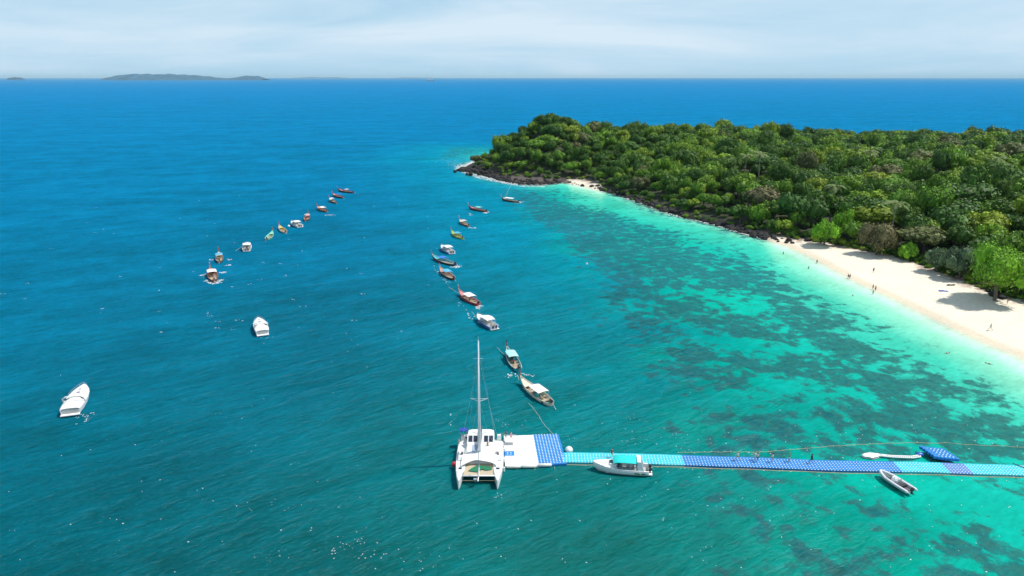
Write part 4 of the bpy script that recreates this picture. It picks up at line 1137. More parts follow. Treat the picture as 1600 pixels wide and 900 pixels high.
    mb = MB(); mb.tube([(mx_, 0, top-.1), (-H*.97, -2.3, dk)], .012, 4); mb.tube([(mx_, 0, top-.1), (-H*.97, 2.3, dk)], .012, 4)
    for s_ in (-1, 1):
        mb.tube([(mx_, 0, top-2), (mx_-.25, s_*1.35, 11.6), (mx_-.5, s_*3.5, dk)], .014, 4); mb.tube([(mx_, 0, 11.4), (mx_-.25, s_*1.25, 5.7), (mx_-.4, s_*3.4, dk)], .012, 4)
    mb.tube([(mx_-.3, -.35, dk+2), (mx_-.15, -.35, top-3)], .012, 4); mb.build('rigging', STEEL, t)
    # people lounge / helm gear: small bimini over the port stern, life ring, fender
    mb = MB(); mb.box((-H*.88, -3.0, 3.15), (1.1, 1.25, .10)); mb.build('helm_canopy', paint('royal_blue_canvas', (.02, .05, .35), .8), t)
    mb = MB()
    for dx in (-.45, .45):
        for dy in (-.5, .5): mb.tube([(-H*.88+dx, -3.0+dy, dk-.2), (-H*.88+dx, -3.0+dy, 3.12)], .03, 5)
    mb.build('helm_canopy_post', STEEL, t)
    mb = MB(); mb.box((-H*.84, 3.0, dk+.55), (.5, .7, .9), taper=.85); mb.build('helm_seat', CLOTHW, t)
    mb = MB(); mb.box((-H*.84, -3.0, dk+.45), (.7, .9, .8), taper=.85); mb.build('helm_seat', CLOTHW, t)
    mb = MB(); mb.tube([(-H*.60, 3.55+.0*k, dk+.55) if 0 else (-H*.62+.32*math.cos(k), -3.62, dk+.55+.32*math.sin(k)) for k in np.linspace(0, 2*PI, 13)], .08, 6, cap=False); mb.build('life_ring', paint('orange_ring', (.75, .22, .06), .5), t)
    mb = MB(); mb.ball((H*.12, -4.1, .75), .42, seg=10, rings=7); mb.tube([(H*.12, -3.95, 1.1), (H*.12, -3.6, dk+.1)], .02, 4); mb.build('fender', paint('red_fender', (.60, .02, .03), .35), t, True)
    for x in (-H*.55, -H*.1, H*.3):
        mb = MB(); mb.tube([(x, 3.92, .2), (x, 3.92, .95)], .14, 8); mb.build('fender', WHITE, t)
    return t
cat = catamaran()

# ------------------------------------------------------------ floating dock
CY = paint('turquoise_plastic', (.035, .56, .66), .45, .12, .8); BL = paint('blue_plastic', (.015, .21, .56), .45, .15, .8); BG = paint('faded_violet_blue_plastic', (.11, .25, .55), .5, .12, .8)
WP = paint('white_plastic', (.80, .80, .79), .45, .06, .8); PIN = paint('white_pin', (.78, .84, .88), .5, .05); PAN = paint('sea_blue_plastic', (.02, .22, .62), .45)
ctr = [P(x, y, .4) for x, y in ((880,714),(920,714.5),(960,715),(1000,716),(1040,717.5),(1080,718.5),(1120,720),(1160,721),(1200,722.5),(1240,724),(1280,726),(1320,727),(1360,727.5),(1400,728.5),(1440,729),(1480,730.5),(1520,732),(1560,733),(1600,734.5),(1700,737))]
dock = empty('floating_dock', (ctr[0].x, ctr[0].y, 0), 0, 'long narrow floating dock of turquoise and blue plastic cubes leading right from the platform', 'floating dock')
def cube_into(mb, c, ang, s, h=.40, mi=0, ch=.12):
    """one float: octagonal block with cut corners"""
    a = s/2; k = a-ch*s*1.2
    ring = [(a, -k), (a, k), (k, a), (-k, a), (-a, k), (-a, -k), (-k, -a), (k, -a)]
    ca, sa = math.cos(ang), math.sin(ang)
    vs = []
    for z, f in ((0, .96), (h-.05, 1.0), (h, .90)):
        for x, y in ring: vs.append((c[0]+(x*ca-y*sa)*f, c[1]+(x*sa+y*ca)*f, c[2]+z))
    fs = [tuple(16+i for i in range(8))]
    for j in range(2):
        for i in range(8): fs.append((j*8+i, j*8+(i+1) % 8, j*8+8+(i+1) % 8, j*8+8+i))
    mb.add(vs, fs, mi)
def pin_into(mb, c, r=.10, h=.03, mi=0):
    vs = [(c[0]+r*math.cos(k*PI/3), c[1]+r*math.sin(k*PI/3), c[2]) for k in range(6)] + [(c[0]+r*.8*math.cos(k*PI/3), c[1]+r*.8*math.sin(k*PI/3), c[2]+h) for k in range(6)]
    mb.add(vs, [tuple(6+i for i in range(6))]+[(i, (i+1) % 6, 6+(i+1) % 6, 6+i) for i in range(6)], mi)
# walk along the centre line
segs = []; tot = 0
for a, b_ in zip(ctr[:-1], ctr[1:]): d = (b_-a).length; segs.append((tot, d, a, b_)); tot += d
def at_len(s):
    for (t0, d, a, b_) in segs:
        if s <= t0+d: return a.lerp(b_, (s-t0)/d), math.atan2((b_-a).y, (b_-a).x)
    return ctr[-1], 0
CS = .5; NR = 6
def pxlen(px):
    for (t0, d, a, b_) in segs:
        pa, pb = PX(a.x, a.y, .4)[0], PX(b_.x, b_.y, .4)[0]
        if pa <= px <= pb: return t0+d*(px-pa)/(pb-pa)
    return tot
bounds = [(0, 1068, CY, 'turquoise stretch of cubes next to the platform'), (1068, 1404, BL, 'long blue stretch where people walk'), (1404, 1478, CY, 'short turquoise stretch beyond the inflatable'), (1478, 1512, BG, 'short faded violet blue stretch'), (1512, 1720, CY, 'turquoise stretch running out at the right edge')]
for bi, (p0, p1, mt, lb) in enumerate(bounds):
    s0 = pxlen(p0) if p0 else 0; s1 = pxlen(p1)
    i0, i1 = int(round(s0/CS)), int(round(s1/CS))
    mb = MB(); pm = MB()
    for i in range(i0, i1):
        for r in range(NR):
            c, an = at_len((i+.5)*CS); off = (r-(NR-1)/2)*CS
            z = -.02+.012*math.sin(i*.7+r)+.01*math.sin(i*.23)
            nx_, ny_ = -math.sin(an), math.cos(an)
            cube_into(mb, (c.x+nx_*off, c.y+ny_*off, z), an+rnd.uniform(-.01, .01), CS*.985, .42)
            if True:
                c2, _ = at_len(i*CS); o2 = off+CS/2 if r < NR-1 else off+CS/2
                if r < NR: pin_into(pm, (c2.x+nx_*(off-CS/2 + (CS if r == NR-1 and 0 else 0)), c2.y+ny_*(off-CS/2), z+.405), .11)
    d = mb.build('deck_section', mt, dock, label=lb); d['kind'] = 'stuff'
    d2 = pm.build('coupling_pins', PIN, dock); d2['kind'] = 'stuff'
# pale pipe along the near edge of the dock at water level
mb = MB(); line = []
for i in range(0, int(tot/1.0)):
    c, an = at_len(i*1.0+.5); nx_, ny_ = -math.sin(an), math.cos(an)
    line.append((c.x-nx_*(1.72+.05*math.sin(i*.6)), c.y-ny_*(1.72+.05*math.sin(i*.6)), .04))
mb.tube(line, .05, 5); mb.build('mooring_cable', ROPE, dock)
for o in dock.children: o.location = (-dock.location.x, -dock.location.y, 0)

# platform: white block field and a blue field with white pins
pa, pb_, pc, pd = P(787, 681, .4), P(833, 679.5, .4), P(842, 727, .4), P(789, 728, .4)
pe, pf = P(873, 678, .4), P(886, 724, .4)
plat = empty('dock_platform', (pa.x, pa.y, 0), 0, 'square floating platform beside the catamaran, white half and blue half with white pins', 'platform')
def field(name, A, Bq, Cq, Dq, mt, pins, lb, skip=None, alt=None):
    nu = max(1, round((Bq-A).length/CS)); nv = max(1, round((Dq-A).length/CS))
    mb = MB(); pm = MB(); am = MB()
    for i in range(nu):
        for j in range(nv):
            u, v = (i+.5)/nu, (j+.5)/nv
            c = (A*(1-u)+Bq*u)*(1-v)+(Dq*(1-u)+Cq*u)*v
            an = math.atan2((Bq-A).y, (Bq-A).x)
            tgt = am if alt and alt(i, j, nu, nv) else mb
            cube_into(tgt, (c.x-plat.location.x, c.y-plat.location.y, -.02+.008*math.sin(i*1.3+j)), an, CS*(1.06 if mt == WP else .985), .42, 0, .03 if mt == WP else .12)
            u, v = i/nu, j/nv
            c = (A*(1-u)+Bq*u)*(1-v)+(Dq*(1-u)+Cq*u)*v
            if pins or (alt and alt(i, j, nu, nv) and alt(i-1, j-1, nu, nv)): pin_into(pm, (c.x-plat.location.x, c.y-plat.location.y, .39), .125)
    o = mb.build(name, mt, plat, label=lb); o['kind'] = 'stuff'
    if pm.v: o = pm.build('coupling_pins', PIN, plat); o['kind'] = 'stuff'
    if am.v: o = am.build('deck_section', PAN, plat, label='small bright blue patch of cubes'); o['kind'] = 'stuff'
field('deck_section', pa, pb_, pc, pd, WP, False, 'white cube deck', alt=lambda i, j, nu, nv: 0 <= i < 3 and nv*.52 <= j < nv*.52+3)
field('deck_section', pb_, pe, pf, pc, BL, True, 'blue cube deck with white pins')
for i, (x0, x1, yy) in enumerate(((791, 814, 727.5), (815, 838, 727), (840, 862, 725))):
    mb = MB(); a, b_ = P(x0, yy, .35), P(x1, yy-.4, .35); a -= Vector((plat.location.x, plat.location.y, 0)); b_ -= Vector((plat.location.x, plat.location.y, 0))
    a.y -= .35; b_.y -= .35
    mb.tube([a, a.lerp(b_, .06), a.lerp(b_, .94), b_], [.10, .27, .27, .10], 9); mb.build('edge_fender', paint('off_white_fender', (.72, .70, .64), .6), plat, True)
mb = MB()
for px in (807, 835, 866):
    a = P(px, 728, .2); mb.tube([(a.x-plat.location.x, a.y-.5-plat.location.y, .5), (a.x-plat.location.x+.1, a.y-1.0-plat.location.y, -.3)], .03, 4)
mb.build('edge_rope', ROPE, plat)
# white rail frame on the platform by the catamaran
fc = P(797, 692, .42)
rf = empty('boarding_frame', fc, 0, 'small white tubular boarding frame on the platform beside the catamaran stern', 'frame')
mb = MB()
for y in (-.9, .9):
    mb.tube([(-1.1, y, 0), (-1.0, y, 1.0), (1.0, y, 1.0), (1.1, y, 0)], .035, 5)
mb.build('side_rail', WHITE, rf)
mb = MB(); mb.box((0, 0, .55), (1.6, 1.5, .06)); mb.build('seat_board', WHITE, rf)

# white mooring buoy at the dock corner, and others
def buoy(px, py, r, mat, label, cat='buoy', group=None):
    c = P(px, py, 0); t = empty('mooring_buoy', c, 0, label, cat, group)
    mb = MB(); mb.ball((0, 0, r*.55), r, seg=12, rings=8); mb.build('float', mat, t, True)
    mb = MB(); mb.tube([(.0, 0, r*1.45), (.08, 0, r*1.75), (0, 0, r*1.9), (-.08, 0, r*1.75), (0, 0, r*1.45)], .02, 4); mb.build('ring', STEEL, t)
buoy(889, 706, .65, WHITE, 'white ball buoy in the corner where the dock meets the blue platform')
buoy(451.5, 354.5, .55, WHITE, 'small white buoy floating just left of the white speedboat of the left line')
buoy(917, 413, .35, WHITE, 'tiny white float far out over the reef edge')

# blue raft tipped behind the dock
c0 = P(1466, 713, .3); rf = empty('float_raft', c0, -.18, 'blue cube raft with white pins tilted up behind the dock at the right', 'raft')
mb = MB(); pm = MB(); CSR = .55
for i in range(7):
    for j in range(6):
        x, y = (i-3)*CSR+ (j-2.5)*-.22, (j-2.5)*CSR
        z = .25+.10*max(0, 2-i)**1.5*.5
        cube_into(mb, (x, y, z), 0, CSR*.97, .45)
        if i and j: pin_into(pm, (x-CSR/2, y-CSR/2, z+.44), .13)
r1 = mb.build('cube_deck', BL, rf); r1['kind'] = 'stuff'; r1 = pm.build('coupling_pins', PIN, rf); r1['kind'] = 'stuff'
# white inflatable mat lying behind the dock
c0 = P(1361, 713, .15); im = empty('inflatable_mat', c0, .1, 'crumpled white inflatable mat floating against the back of the dock', 'mat')
mb = MB(); rows = []
for i in range(8):
    u = i/7; rows.append([((u-.5)*2.9+.2*math.sin(k*2.1+i), (c-.5)*1.6*math.sin(PI*(.15+.75*u)), .25+.28*math.sin(PI*c)*math.sin(PI*(.1+.85*u))+.06*math.sin(i*2+k*3)) for k, c in enumerate(np.linspace(0, 1, 7))])
mb.loft(rows); mb.loft([[(p[0], p[1]*1.02, -.05) for p in r] for r in rows]); mb.build('mat_body', WHITE, im, True)
mb = MB(); mb.tube([(1.3, .1, .2), (1.9, -.1, .25), (2.3, -.35, .15)], .12, 6); mb.build('mat_tail', WHITE, im, True)
# ribbed white gangway lying in the water
pts_ = [P(x, y, .12) for x, y in ((1367, 712), (1380, 713.5), (1395, 715), (1410, 715.5), (1425, 716), (1437, 714))]
gw = empty('ribbed_gangway', pts_[0], 0, 'long ribbed white gangway half afloat along the back of the dock', 'gangway')
mb = MB(); rel = [p-pts_[0] for p in pts_]
for s_ in (-.25, .25): mb.tube([(p.x, p.y+s_, .2) for p in rel], .10, 6)
mb.build('side_tube', WHITE, gw, True)
for k in range(24):
    u = k/23*(len(rel)-1); i = min(int(u), len(rel)-2); p = rel[i].lerp(rel[i+1], u-i)
    mb = MB(); mb.box((p.x, p.y, .26), (.14, .62, .08)); mb.build('rib', CLOTHW, gw)
c0 = P(1437, 711, .2); bb = empty('blue_float', c0, 0, 'small dark blue float at the right end of the ribbed gangway', 'float')
mb = MB(); mb.ball((0, 0, .15), .55, seg=9, rings=6, sc=(1.3, .8, .6)); mb.build('float_body', BLUEP, bb, True)
mb = MB(); mb.tube([(.6, 0, .3), (.9, 0, .45)], .05, 5); mb.build('float_handle', DARK, bb)
# cleats/black bar on the dock at right edge
c0 = P(1595, 729, .42); bar = empty('mooring_bar', c0, -.9, 'black mooring bar lying across the dock at the right edge', 'bar')
mb = MB(); mb.box((0, 0, .05), (2.3, .12, .09)); mb.build('bar_beam', DARK, bar)
mb = MB(); mb.box((0, 0, .12), (.3, .22, .10)); mb.build('cleat', STEEL, bar)

# floating rope line behind the dock
def rope(name, pl, label, r=.05, floats=0, cat='rope', sag=0):
    pts_ = [P(x, y, z) for x, y, z in pl]; fine_ = []
    for a, b_ in zip(pts_[:-1], pts_[1:]):
        for k in range(6): 
            p = a.lerp(b_, k/6); p.x += rnd.uniform(-.1, .1); p.y += rnd.uniform(-.15, .15); fine_.append(p)
    fine_.append(pts_[-1])
    t = empty(name, pts_[0], 0, label, cat); rel = [p-pts_[0] for p in fine_]
    mb = MB(); mb.tube(rel, r, 5); mb.build('line', ROPE, t)
    if floats:
        for k in range(floats):
            u = k/(floats-1)*(len(rel)-1.001); i = int(u); p = rel[i].lerp(rel[i+1], u-i)
            mb = MB(); mb.ball((p.x, p.y, p.z+.05), .09, seg=6, rings=4); mb.build('float', paint('straw_float', (.62, .55, .30), .6), t)
    return t
rope('float_line', [(1060,707,.03),(1100,706.5,.03),(1140,706,.03),(1185,707,.03),(1230,703.5,.03),(1275,699,.03),(1330,695,.03),(1400,692,.03),(1480,692,.03),(1560,697,.03),(1620,699,.03)],
     'straw coloured float line stretched on the water behind the dock', .03, 40, 'float line')
ML = [((790,306,1.8),(797,292,.05),(801,286,.0),'longtail nearest the headland'), ((719,459,1.5),(710,454,.4),(701,448,.0),'red and pink longtail'), ((790,556,1.2),(783,549,.3),(777,543,.0),'aqua canopied longtail'),
      ((745,497,1.5),(741,492,.2),(737,487,0),'blue hulled speedboat'), ((382,383,.8),(374,388,.1),(368,392,0),'twin engined speedboat at left')]
for a, b_, c, lb in ML: rope('mooring_rope', [a, b_, c], 'thin pale mooring rope slanting into the water from the '+lb, .035, cat='rope')
rope('mooring_rope', [(811,594,1.4),(810,590,1.0),(808,586,.9)], 'short rope tying the nearest longtail to the stern of the aqua canopied one', .04, cat='rope')
rope('mooring_rope', [(864,679,.5),(850,662,.1),(838,644,.05),(826,630,.0)], 'long pale rope running from the blue platform up towards the nearest longtail', .03, cat='rope')

# distant ship
c0 = P(672, 126.5); c0 = Vector((c0.x, c0.y, 0)); sh = empty('ship', c0, .05, 'tiny white ship with a dark hull near the horizon', 'ship')
Ls = 13.0/FPX*c0.length
mb = MB(); st = [[(x*Ls, y*Ls*.09, z*Ls) for y, z in ((-1, .055), (-.8, -.02), (.8, -.02), (1, .055))] for x in (-.48, -.2, .2, .4)] + [[(.52*Ls, y*Ls*.01, z*Ls) for y, z in ((-1, .08), (-.8, 0), (.8, 0), (1, .08))]]
mb.loft(st, cap=True, closed=True); mb.build('hull', NAVY, sh)
for x, w, h in ((-.22, .22, .20), (.06, .22, .20), (.28, .14, .15)):
    mb = MB(); mb.box((x*Ls, 0, .055*Ls+h*Ls/2), (w*Ls, .12*Ls, h*Ls)); mb.build('superstructure', WHITE, sh)
mb = MB(); mb.tube([(-.05*Ls, 0, .1*Ls), (-.05*Ls, 0, .32*Ls)], .006*Ls, 5); mb.build('mast', ALU, sh)

# ------------------------------------------------------------ people
def body_mesh(pose):
    """one skinned surface: pelvis root, spine, neck, head, arms with hands and fingers, legs with feet. faces +X"""
    V = []; E = []; R = []
    def v(p, r, par=None):
        V.append(p); R.append(r); i = len(V)-1
        if par is not None: E.append((par, i))
        return i
    J = dict(stand=dict(), walk=dict(), back=dict())
    sw = {'stand': .04, 'walk': .30, 'reach': .08}[pose]; arm = {'stand': .05, 'walk': .24, 'reach': .5}[pose]
    pel = v((0, 0, .95), .125); sp = v((0, 0, 1.12), .115, pel); ch = v((.01, 0, 1.32), .135, sp); nk = v((.01, 0, 1.47), .055, ch); hd = v((.03, 0, 1.56), .072, nk); v((.03, 0, 1.68), .082, hd)
    nose = v((.12, 0, 1.60), .016, hd)
    for s_ in (-1, 1):
        d = sw*s_
        hp = v((0, s_*.09, .90), .095, pel); kn = v((d*.9+.03, s_*.10, .50), .058, hp); an = v((d*1.5-.03-(.08 if d < 0 else 0), s_*.10, .09+(.06 if d < 0 and pose == 'walk' else 0)), .036, kn)
        v((d*1.5+.13, s_*.11, .035+(.0 if d > 0 or pose != 'walk' else .03)), .030, an)
        shd = v((.0, s_*.19, 1.38), .058, ch); a = -arm*s_ if pose == 'walk' else arm
        el = v((a*.5-.02, s_*.25, 1.12), .040, shd); wr = v((a*1.0+.08, s_*.26, .90 if pose != 'reach' else 1.05), .026, el)
        pm = v((a*1.12+.11, s_*.26, .83 if pose != 'reach' else 1.03), .030, wr)
        for k, (oy, ln) in enumerate(((-.030, .062), (-.010, .075), (.010, .070), (.030, .055))):
            f1 = v((a*1.14+.13, s_*.26+oy, (.83 if pose != 'reach' else 1.03)-.04), .0095, pm); v((a*1.14+.12, s_*.26+oy*1.1, (.83 if pose != 'reach' else 1.03)-.04-ln), .008, f1)
        v((a*1.12+.16, s_*.23, (.80 if pose != 'reach' else 1.0)), .010, pm)
    me = bpy.data.meshes.new('body'); me.from_pydata(V, E, [])
    o = bpy.data.objects.new('body', me); COL.objects.link(o)
    sk = o.modifiers.new('skin', 'SKIN')
    for i, d in enumerate(me.skin_vertices[0].data):
        d.radius = (R[i], R[i]*(1.0)); d.use_root = (i == 0)
    sk.use_smooth_shade = True
    ss = o.modifiers.new('sub', 'SUBSURF'); ss.levels = 1; ss.render_levels = 1
    dg = bpy.context.evaluated_depsgraph_get(); ev = o.evaluated_get(dg)
    nm = bpy.data.meshes.new_from_object(ev); bpy.data.objects.remove(o); nm.name = 'body'
    for p in nm.polygons: p.use_smooth = True
    return nm
bodies = {k: body_mesh(k) for k in ('stand', 'walk', 'reach')}
def person(loc, rz, pose, skin, top, bottom, hair, label, group=None, h=1.70, pitch=0.0, hat=None):
    t = empty('person', loc, rz, label, 'person', group); t.scale = (h/1.76,)*3; t.rotation_euler = (0, pitch, rz)
    me = bodies[pose].copy(); me.materials.clear(); me.materials.append(SKINS[skin]); o = bpy.data.objects.new('body', me); COL.objects.link(o); o.parent = t
    mb = MB(); mb.ball((.005, 0, 1.685), .105, seg=9, rings=7, sc=(1, .95, .95)); mb.ball((-.05, 0, 1.60), .09, seg=8, rings=6, sc=(.8, 1, 1.4)); mb.build('hair', hair, t, True)
    mb = MB()
    for s_ in (-1, 1): mb.ball((.108, s_*.032, 1.625), .012, seg=5, rings=4)
    mb.build('eyes', DARK, t)
    if top is not None:
        mb = MB(); rows = []
        for z, w, d in ((.97, .165, .135), (1.10, .155, .130), (1.25, .175, .145), (1.37, .205, .130), (1.44, .12, .09)):
            rows.append([(.005+d*math.cos(a), w*math.sin(a), z) for a in np.linspace(0, 2*PI, 13)[:-1]])
        mb.loft(rows, closed=True)
        for s_ in (-1, 1): mb.tube([(0, s_*.17, 1.385), (0, s_*.235, 1.24)], [.068, .062], 8, cap=False)
        mb.build('shirt', top, t, True)
    mb = MB()
    d = {'stand': .04, 'walk': .30, 'reach': .08}[pose]
    mb.loft([[(.13*math.cos(a)*f, .165*math.sin(a)*f, z) for a in np.linspace(0, 2*PI, 13)[:-1]] for z, f in ((1.02, .95), (.95, 1.02), (.86, 1.02))], closed=True)
    for s_ in (-1, 1): mb.tube([(0, s_*.085, .92), (d*s_*.55+.01, s_*.095, .66)], [.108, .095], 8, cap=False)
    mb.build('shorts', bottom, t, True)
    return t
cW = paint('white_shirt', (.75, .74, .72), .8); cB = paint('black_shirt', (.02, .02, .03), .8); cP = paint('pink_shirt', (.65, .22, .35), .8); cN = paint('navy_shorts', (.03, .05, .15), .8)
cG = paint('green_shirt', (.12, .30, .10), .8); cR = paint('red_shorts', (.5, .05, .06), .8); cT = paint('tan_shorts', (.42, .32, .2), .8)
G1 = 'people walking on the floating dock'
DKZ = .41
person(P(956, 714.5, DKZ), deg(200), 'stand', 0, cB, cR, HAIR, 'person in black top and red shorts standing on the turquoise dock above the canopied speedboat', G1, 1.72)
person(P(1152, 719.5, DKZ), deg(170), 'walk', 0, cW, cT, HAIRB, 'leftmost person on the blue stretch of dock, in pale clothes', G1)
person(P(1179.5, 719, DKZ), deg(150), 'reach', 0, cW, cW, HAIRB, 'person in white on the left of a close pair on the blue dock', G1, 1.66)
person(P(1183, 721.5, DKZ), deg(190), 'stand', 1, cW, cB, HAIR, 'person with dark shorts on the right of a close pair on the blue dock', G1, 1.75)
person(P(1206, 722, DKZ), deg(180), 'stand', 0, cW, cT, HAIR, 'person in white top on the blue dock just right of the close pair', G1, 1.68)
person(P(1232.5, 721.5, DKZ), deg(150), 'stand', 1, cG, cW, HAIRB, 'person with long fair hair and green top on the blue dock', G1, 1.66)
person(P(1267.5, 723.5, DKZ), deg(175), 'walk', 2, cB, cB, HAIR, 'rightmost person on the dock, mid stride in black', G1, 1.72)
person(P(790.5, 686, DKZ), deg(200), 'reach', 1, cB, cN, HAIR, 'person in dark clothes on the platform by the catamaran stern', 'people on the white platform')
person(P(798.5, 688, DKZ), deg(-30), 'stand', 0, cP, cP, HAIR, 'person in pink on the platform beside the catamaran', 'people on the white platform')
person(P(762, 703, 1.5), deg(-60), 'reach', 1, None, cB, HAIR, 'person beside the mast foot on the catamaran deck')
person(P(707+22, 690, 1.3), deg(-90), 'stand', 0, cW, cN, HAIR, 'person in white at the blue canopied helm of the catamaran')
for bx, by, ang, pose, sk, tp, bt, lb in ((802.5, 571, 60, 'reach', 1, cR, cB, 'person in red in the stern of the aqua canopied longtail boat'), (800, 566, -90, 'stand', 2, cB, cN, 'person in black under the aqua canopy of the longtail boat'),
    (843, 623, 20, 'reach', 1, cG, cB, 'person in green in the stern of the nearest longtail boat'), (734, 471, 100, 'reach', 2, cT, cB, 'person in tan in the red and pink longtail boat')):
    c = P(bx, by, .1); person((c.x, c.y, .05), deg(ang), pose, sk, tp, bt, HAIR, lb, 'boatmen aboard the longtail boats', 1.6)
for (bx, by, cm_, lb) in ((840, 619, TURQC, 'turquoise crate on the floor of the nearest longtail boat'), (837.5, 615.5, NAVY, 'dark blue box under the canopy edge of the nearest longtail boat'), (799, 561, DARK, 'black box on the floor of the aqua canopied longtail boat')):
    c = P(bx, by, .1); mb = MB(); mb.box((0, 0, .25), (1.0, .7, .5), taper=.95); mb.box((0, 0, .52), (1.0, .72, .05)); o = mb.build('crate', cm_); o.location = (c.x, c.y, .03); o.rotation_euler = (0, 0, .5); tag(o, lb, 'crate')
def on_land(px, py):
    c = P(px, py, 0.5)
    for _ in range(6): c = P(px, py, float(max(land_z(c.x, c.y), -.7)))
    return c
for px, py, ang, pose, sk, top, bot, hr, lb in (
    (1276, 413, 30, 'walk', 2, cB, cB, HAIR, 'person in dark clothes at the waterline, farthest walker on the beach'),
    (1325, 436, 200, 'walk', 1, cB, cN, HAIR, 'left one of two people wading together off the beach'),
    (1327.5, 436.5, 190, 'stand', 1, cB, cB, HAIR, 'right one of two people wading together off the beach'),
    (1364.5, 426, 90, 'stand', 2, cB, cB, HAIR, 'lone person standing on the sand behind the waders'),
    (1363.5, 453, 180, 'stand', 2, cB, cB, HAIR, 'left person of the trio standing in the shallows'),
    (1367.5, 455, 220, 'stand', 1, cT, cB, HAIR, 'right person of the trio standing in the shallows'),
    (1363.5, 462, 180, 'stand', 1, cG, cB, HAIR, 'nearest person of the trio standing in the shallows'),
    (1263, 423, 180, 'stand', 1, cN, cB, HAIR, 'person standing in shallow water off the farthest walker'),
    (1223.5, 400, 180, 'stand', 1, cB, cB, HAIR, 'person in the water nearest the rocky end of the beach'),
    (1547, 516, 150, 'walk', 0, cT, cW, HAIRB, 'person in pale clothes strolling on the wide sand right of the blue cloth'),
    (1573.5, 476, 180, 'stand', 0, cP, cW, HAIRB, 'person in pink standing under the large bright green tree')):
    c = on_land(px, py); person(c, deg(ang), pose, sk, top, bot, hr, lb, 'people on and off the beach')
for px, py, ang, lb in ((1475, 553, 20, 'pale swimmer floating over the reef edge off the beach'), (1552, 571, 120, 'dark haired swimmer near the shore at the right'), (1332, 463, 60, 'swimmer left of the trio standing in the shallows')):
    c = P(px, py, .0); t = person((c.x, c.y, -.02), deg(ang), 'reach', 0, None, cN, HAIR, lb, 'swimmers off the beach', 1.7); t.rotation_euler = (0, PI/2*.97, deg(ang)); t.location.z = .02
# blue cloth and dark bundle on the sand
c = on_land(1474, 455); mb = MB()
rows = [[((u-.5)*2.3, (w-.5)*1.1+.15*math.sin(u*5), .05+.12*abs(math.sin(u*7+w*4))) for w in np.linspace(0, 1, 6)] for u in np.linspace(0, 1, 9)]
mb.loft(rows); mb.loft([[(p[0], p[1], .01) for p in r] for r in rows]); o = mb.build('beach_blanket', BLUEP); o.location = c; o.rotation_euler = (0, 0, -.2); tag(o, 'blue blanket spread on the sand at the edge of the tree shade', 'blanket')
c = on_land(1486, 446); mb = MB()
for k in range(5): lump(mb, (k*.45-.9, .1*math.sin(k*2), .12), .32, (1.2, .9, .8), k, k)
o = mb.build('bag_pile', paint('black_bag', (.03, .03, .035), .7), smooth=True); o.location = c; tag(o, 'pile of dark bags on the shaded sand behind the blue blanket', 'bags')
for px, py, lb, s in ((1553, 462, 'dark boulder under the large bright green tree, left one', 1.5), (1565, 466, 'dark boulder under the large bright green tree, right one', 1.1), (1545, 455, 'low dark rock left of the boulders under the bright green tree', 1.0),
                      (1262, 376, 'pale driftwood coloured rock at the shaded end of the beach', 1.3)):
    c = on_land(px, py); mb = MB(); lump(mb, (0, 0, .3), s, (1.3, 1, .7), 1, int(px), 9, 6); o = mb.build('beach_rock', ROCK); o.location = c; tag(o, lb, 'rock', 'rocks at the back of the beach')

# ------------------------------------------------------------ foam flecks and painted sun glints lying on the sea
FOAM_GLINT = paint('foam_and_glint', (.86, .88, .88), .7, .04)
mb = MB()
def fleck(x, y, s, ang=None):
    a = rnd.uniform(0, 6.28) if ang is None else ang; k = rnd.randint(4, 6); vs = []
    for i in range(k):
        b_ = 2*PI*i/k; u, w = s*math.cos(b_)*rnd.uniform(.7, 1.3), s*.45*math.sin(b_)*rnd.uniform(.6, 1.3)
        vs.append((x+u*math.cos(a)-w*math.sin(a), y+u*math.sin(a)+w*math.cos(a), .03))
    mb.add(vs, [tuple(range(k))])
def patch(px, py, rx, ry, n_, s, ang=None):
    for i in range(n_):
        c = P(px+rnd.gauss(0, rx), py+rnd.gauss(0, ry), 0); fleck(c.x, c.y, s*rnd.uniform(.3, 1.3), ang)
def streak(p0, p1, n_, s, w=1.0):
    for i in range(n_):
        t = rnd.random(); c = P(p0[0]+(p1[0]-p0[0])*t+rnd.gauss(0, w), p0[1]+(p1[1]-p0[1])*t+rnd.gauss(0, w*.6), 0); fleck(c.x, c.y, s*rnd.uniform(.4, 1.2), .5)
# whitecaps, and sun glints painted as white flecks
for (px, py, rx, ry, n_) in ((545,852,16,6,26),(520,862,6,4,14),(580,868,20,4,22),(450,790,20,8,10),(370,775,25,8,8),(560,838,6,6,12),(420,865,20,6,10),(650,880,30,8,12),(700,860,20,8,6),(800,660,16,5,14),(785,662,10,3,10),(860,690,18,5,8),(900,670,30,10,10),(960,690,30,8,16),(985,660,16,8,14),(1000,640,20,14,8)):
    patch(px, py, rx, ry, int(n_*.8), .085)
for i in range(270):      # sun sparkle drawn as loose white flecks over the right foreground
    px = rnd.uniform(1000, 1600); py = rnd.gauss(702, 26) if rnd.random() < .62 else rnd.uniform(640, 895)
    c = P(px, py, 0); fleck(c.x, c.y, rnd.uniform(.04, .13))
for i in range(150):
    c = P(rnd.uniform(0, 1100), rnd.uniform(480, 895), 0); fleck(c.x, c.y, rnd.uniform(.04, .14))
for i in range(60):
    px, py = rnd.uniform(0, 720), rnd.uniform(300, 520); c = P(px, py, 0)
    for k in range(3): fleck(c.x+rnd.gauss(0, .5), c.y+rnd.gauss(0, .3), rnd.uniform(.10, .26), .5)
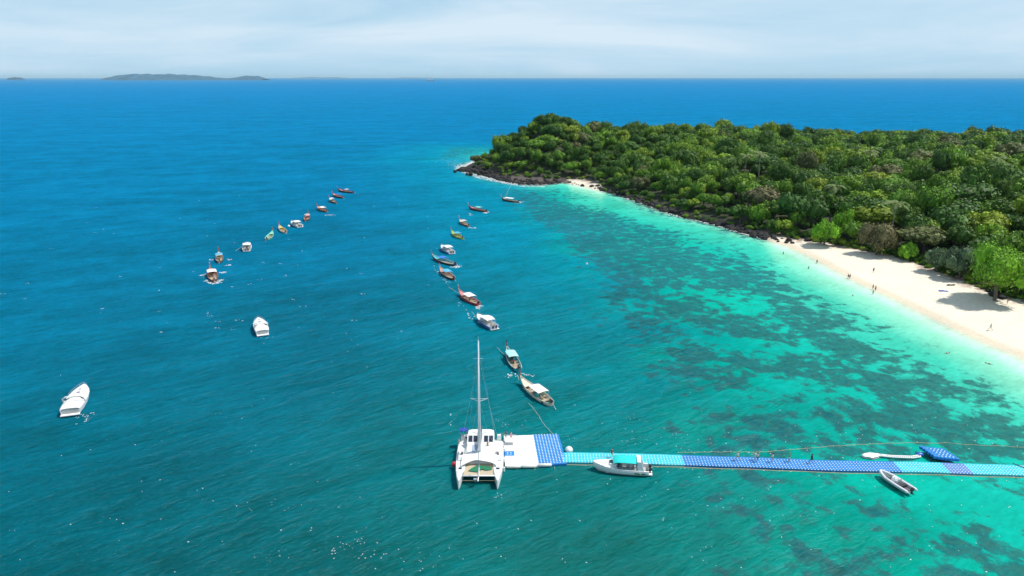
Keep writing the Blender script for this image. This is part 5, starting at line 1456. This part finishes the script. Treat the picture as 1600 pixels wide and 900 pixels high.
# breakers along the rocky shore
streak((716, 258), (728, 268), 150, .8, 3); streak((728, 270), (748, 277), 80, .7, 2); streak((745, 277), (808, 289), 260, .7, 1.3); streak((812, 291), (852, 291), 110, .6, 1.0); streak((690, 250), (722, 262), 50, .5, 4)
streak((895, 289), (945, 300), 70, .5, .8); streak((975, 309), (1012, 320), 90, .5, 1.2); streak((1030, 329), (1066, 340), 90, .5, 1.2); streak((1085, 344), (1110, 350), 60, .45, 1); streak((1115, 351), (1165, 366), 110, .45, 1.2); streak((1170, 368), (1200, 375), 30, .3, .8)
# boat wash
patch(334, 441, 5, 1.3, 60, .55); streak((319, 440), (330, 436), 20, .4); streak((340, 441), (349, 436), 20, .4); streak((312, 431), (323, 428.5), 18, .4); streak((341, 427), (354, 425), 18, .4)
streak((351, 415), (361, 414), 14, .4); streak((352, 405), (362, 405.5), 8, .4); patch(331, 406, 3, .7, 8, .4)
streak((508, 336), (524, 336), 16, .5, .5); patch(811, 316, 3, .8, 26, .5); patch(759, 332, 3, .8, 26, .5); patch(736, 335, 2, 2, 10, .4); streak((731, 356), (744, 356), 20, .5, .6)
patch(712, 416, 4, 1, 26, .4); streak((702, 418), (716, 416), 14, .4, .5); streak((675, 415), (702, 445), 26, .28, 1.2); patch(747, 480, 2.4, 1.2, 34, .38); streak((750, 478), (757, 478), 8, .3, .5)
streak((715, 465), (738, 500), 16, .26, 2); patch(797, 586, 3, 1.5, 22, .22); streak((815, 584), (836, 588), 16, .2, 1.5); patch(704, 660, 2, 8, 8, .15)
patch(134, 652, 9, 5, 30, .16); patch(417, 528, 6, 3, 10, .14); streak((892, 727), (1590, 745), 90, .10, 1.2); patch(782, 777, 8, 4, 10, .1)
streak((1110, 729), (1130, 730), 8, .12, .6)
fo_ = mb.build('foam_and_glint_flecks', FOAM_GLINT, kind='stuff'); fo_['label'] = 'small white foam flecks, whitecaps and painted sun glints scattered over the sea'; fo_['category'] = 'foam'

# ------------------------------------------------------------ haze: one closed box of even, thin air round the whole place
bm = bmesh.new(); bmesh.ops.create_cube(bm, size=1.0)
hm = bpy.data.meshes.new('haze'); bm.to_mesh(hm); bm.free()
hz = bpy.data.objects.new('haze', hm); COL.objects.link(hz); hz.scale = (150000, 150000, 206); hz.location = (0, 0, 97)
m = bpy.data.materials.new('air'); m.use_nodes = True; n = m.node_tree.nodes; n.remove(n['Principled BSDF'])
pv = n.new('ShaderNodeVolumePrincipled'); pv.inputs['Density'].default_value = 2.3e-5; pv.inputs['Color'].default_value = (.62, .88, 1.0, 1); pv.inputs['Anisotropy'].default_value = 0.0
m.node_tree.links.new(pv.outputs[0], n['Material Output'].inputs['Volume']); hm.materials.append(m)
hz['kind'] = 'stuff'; hz['label'] = 'thin pale sea haze over the whole bay'; hz['category'] = 'haze'
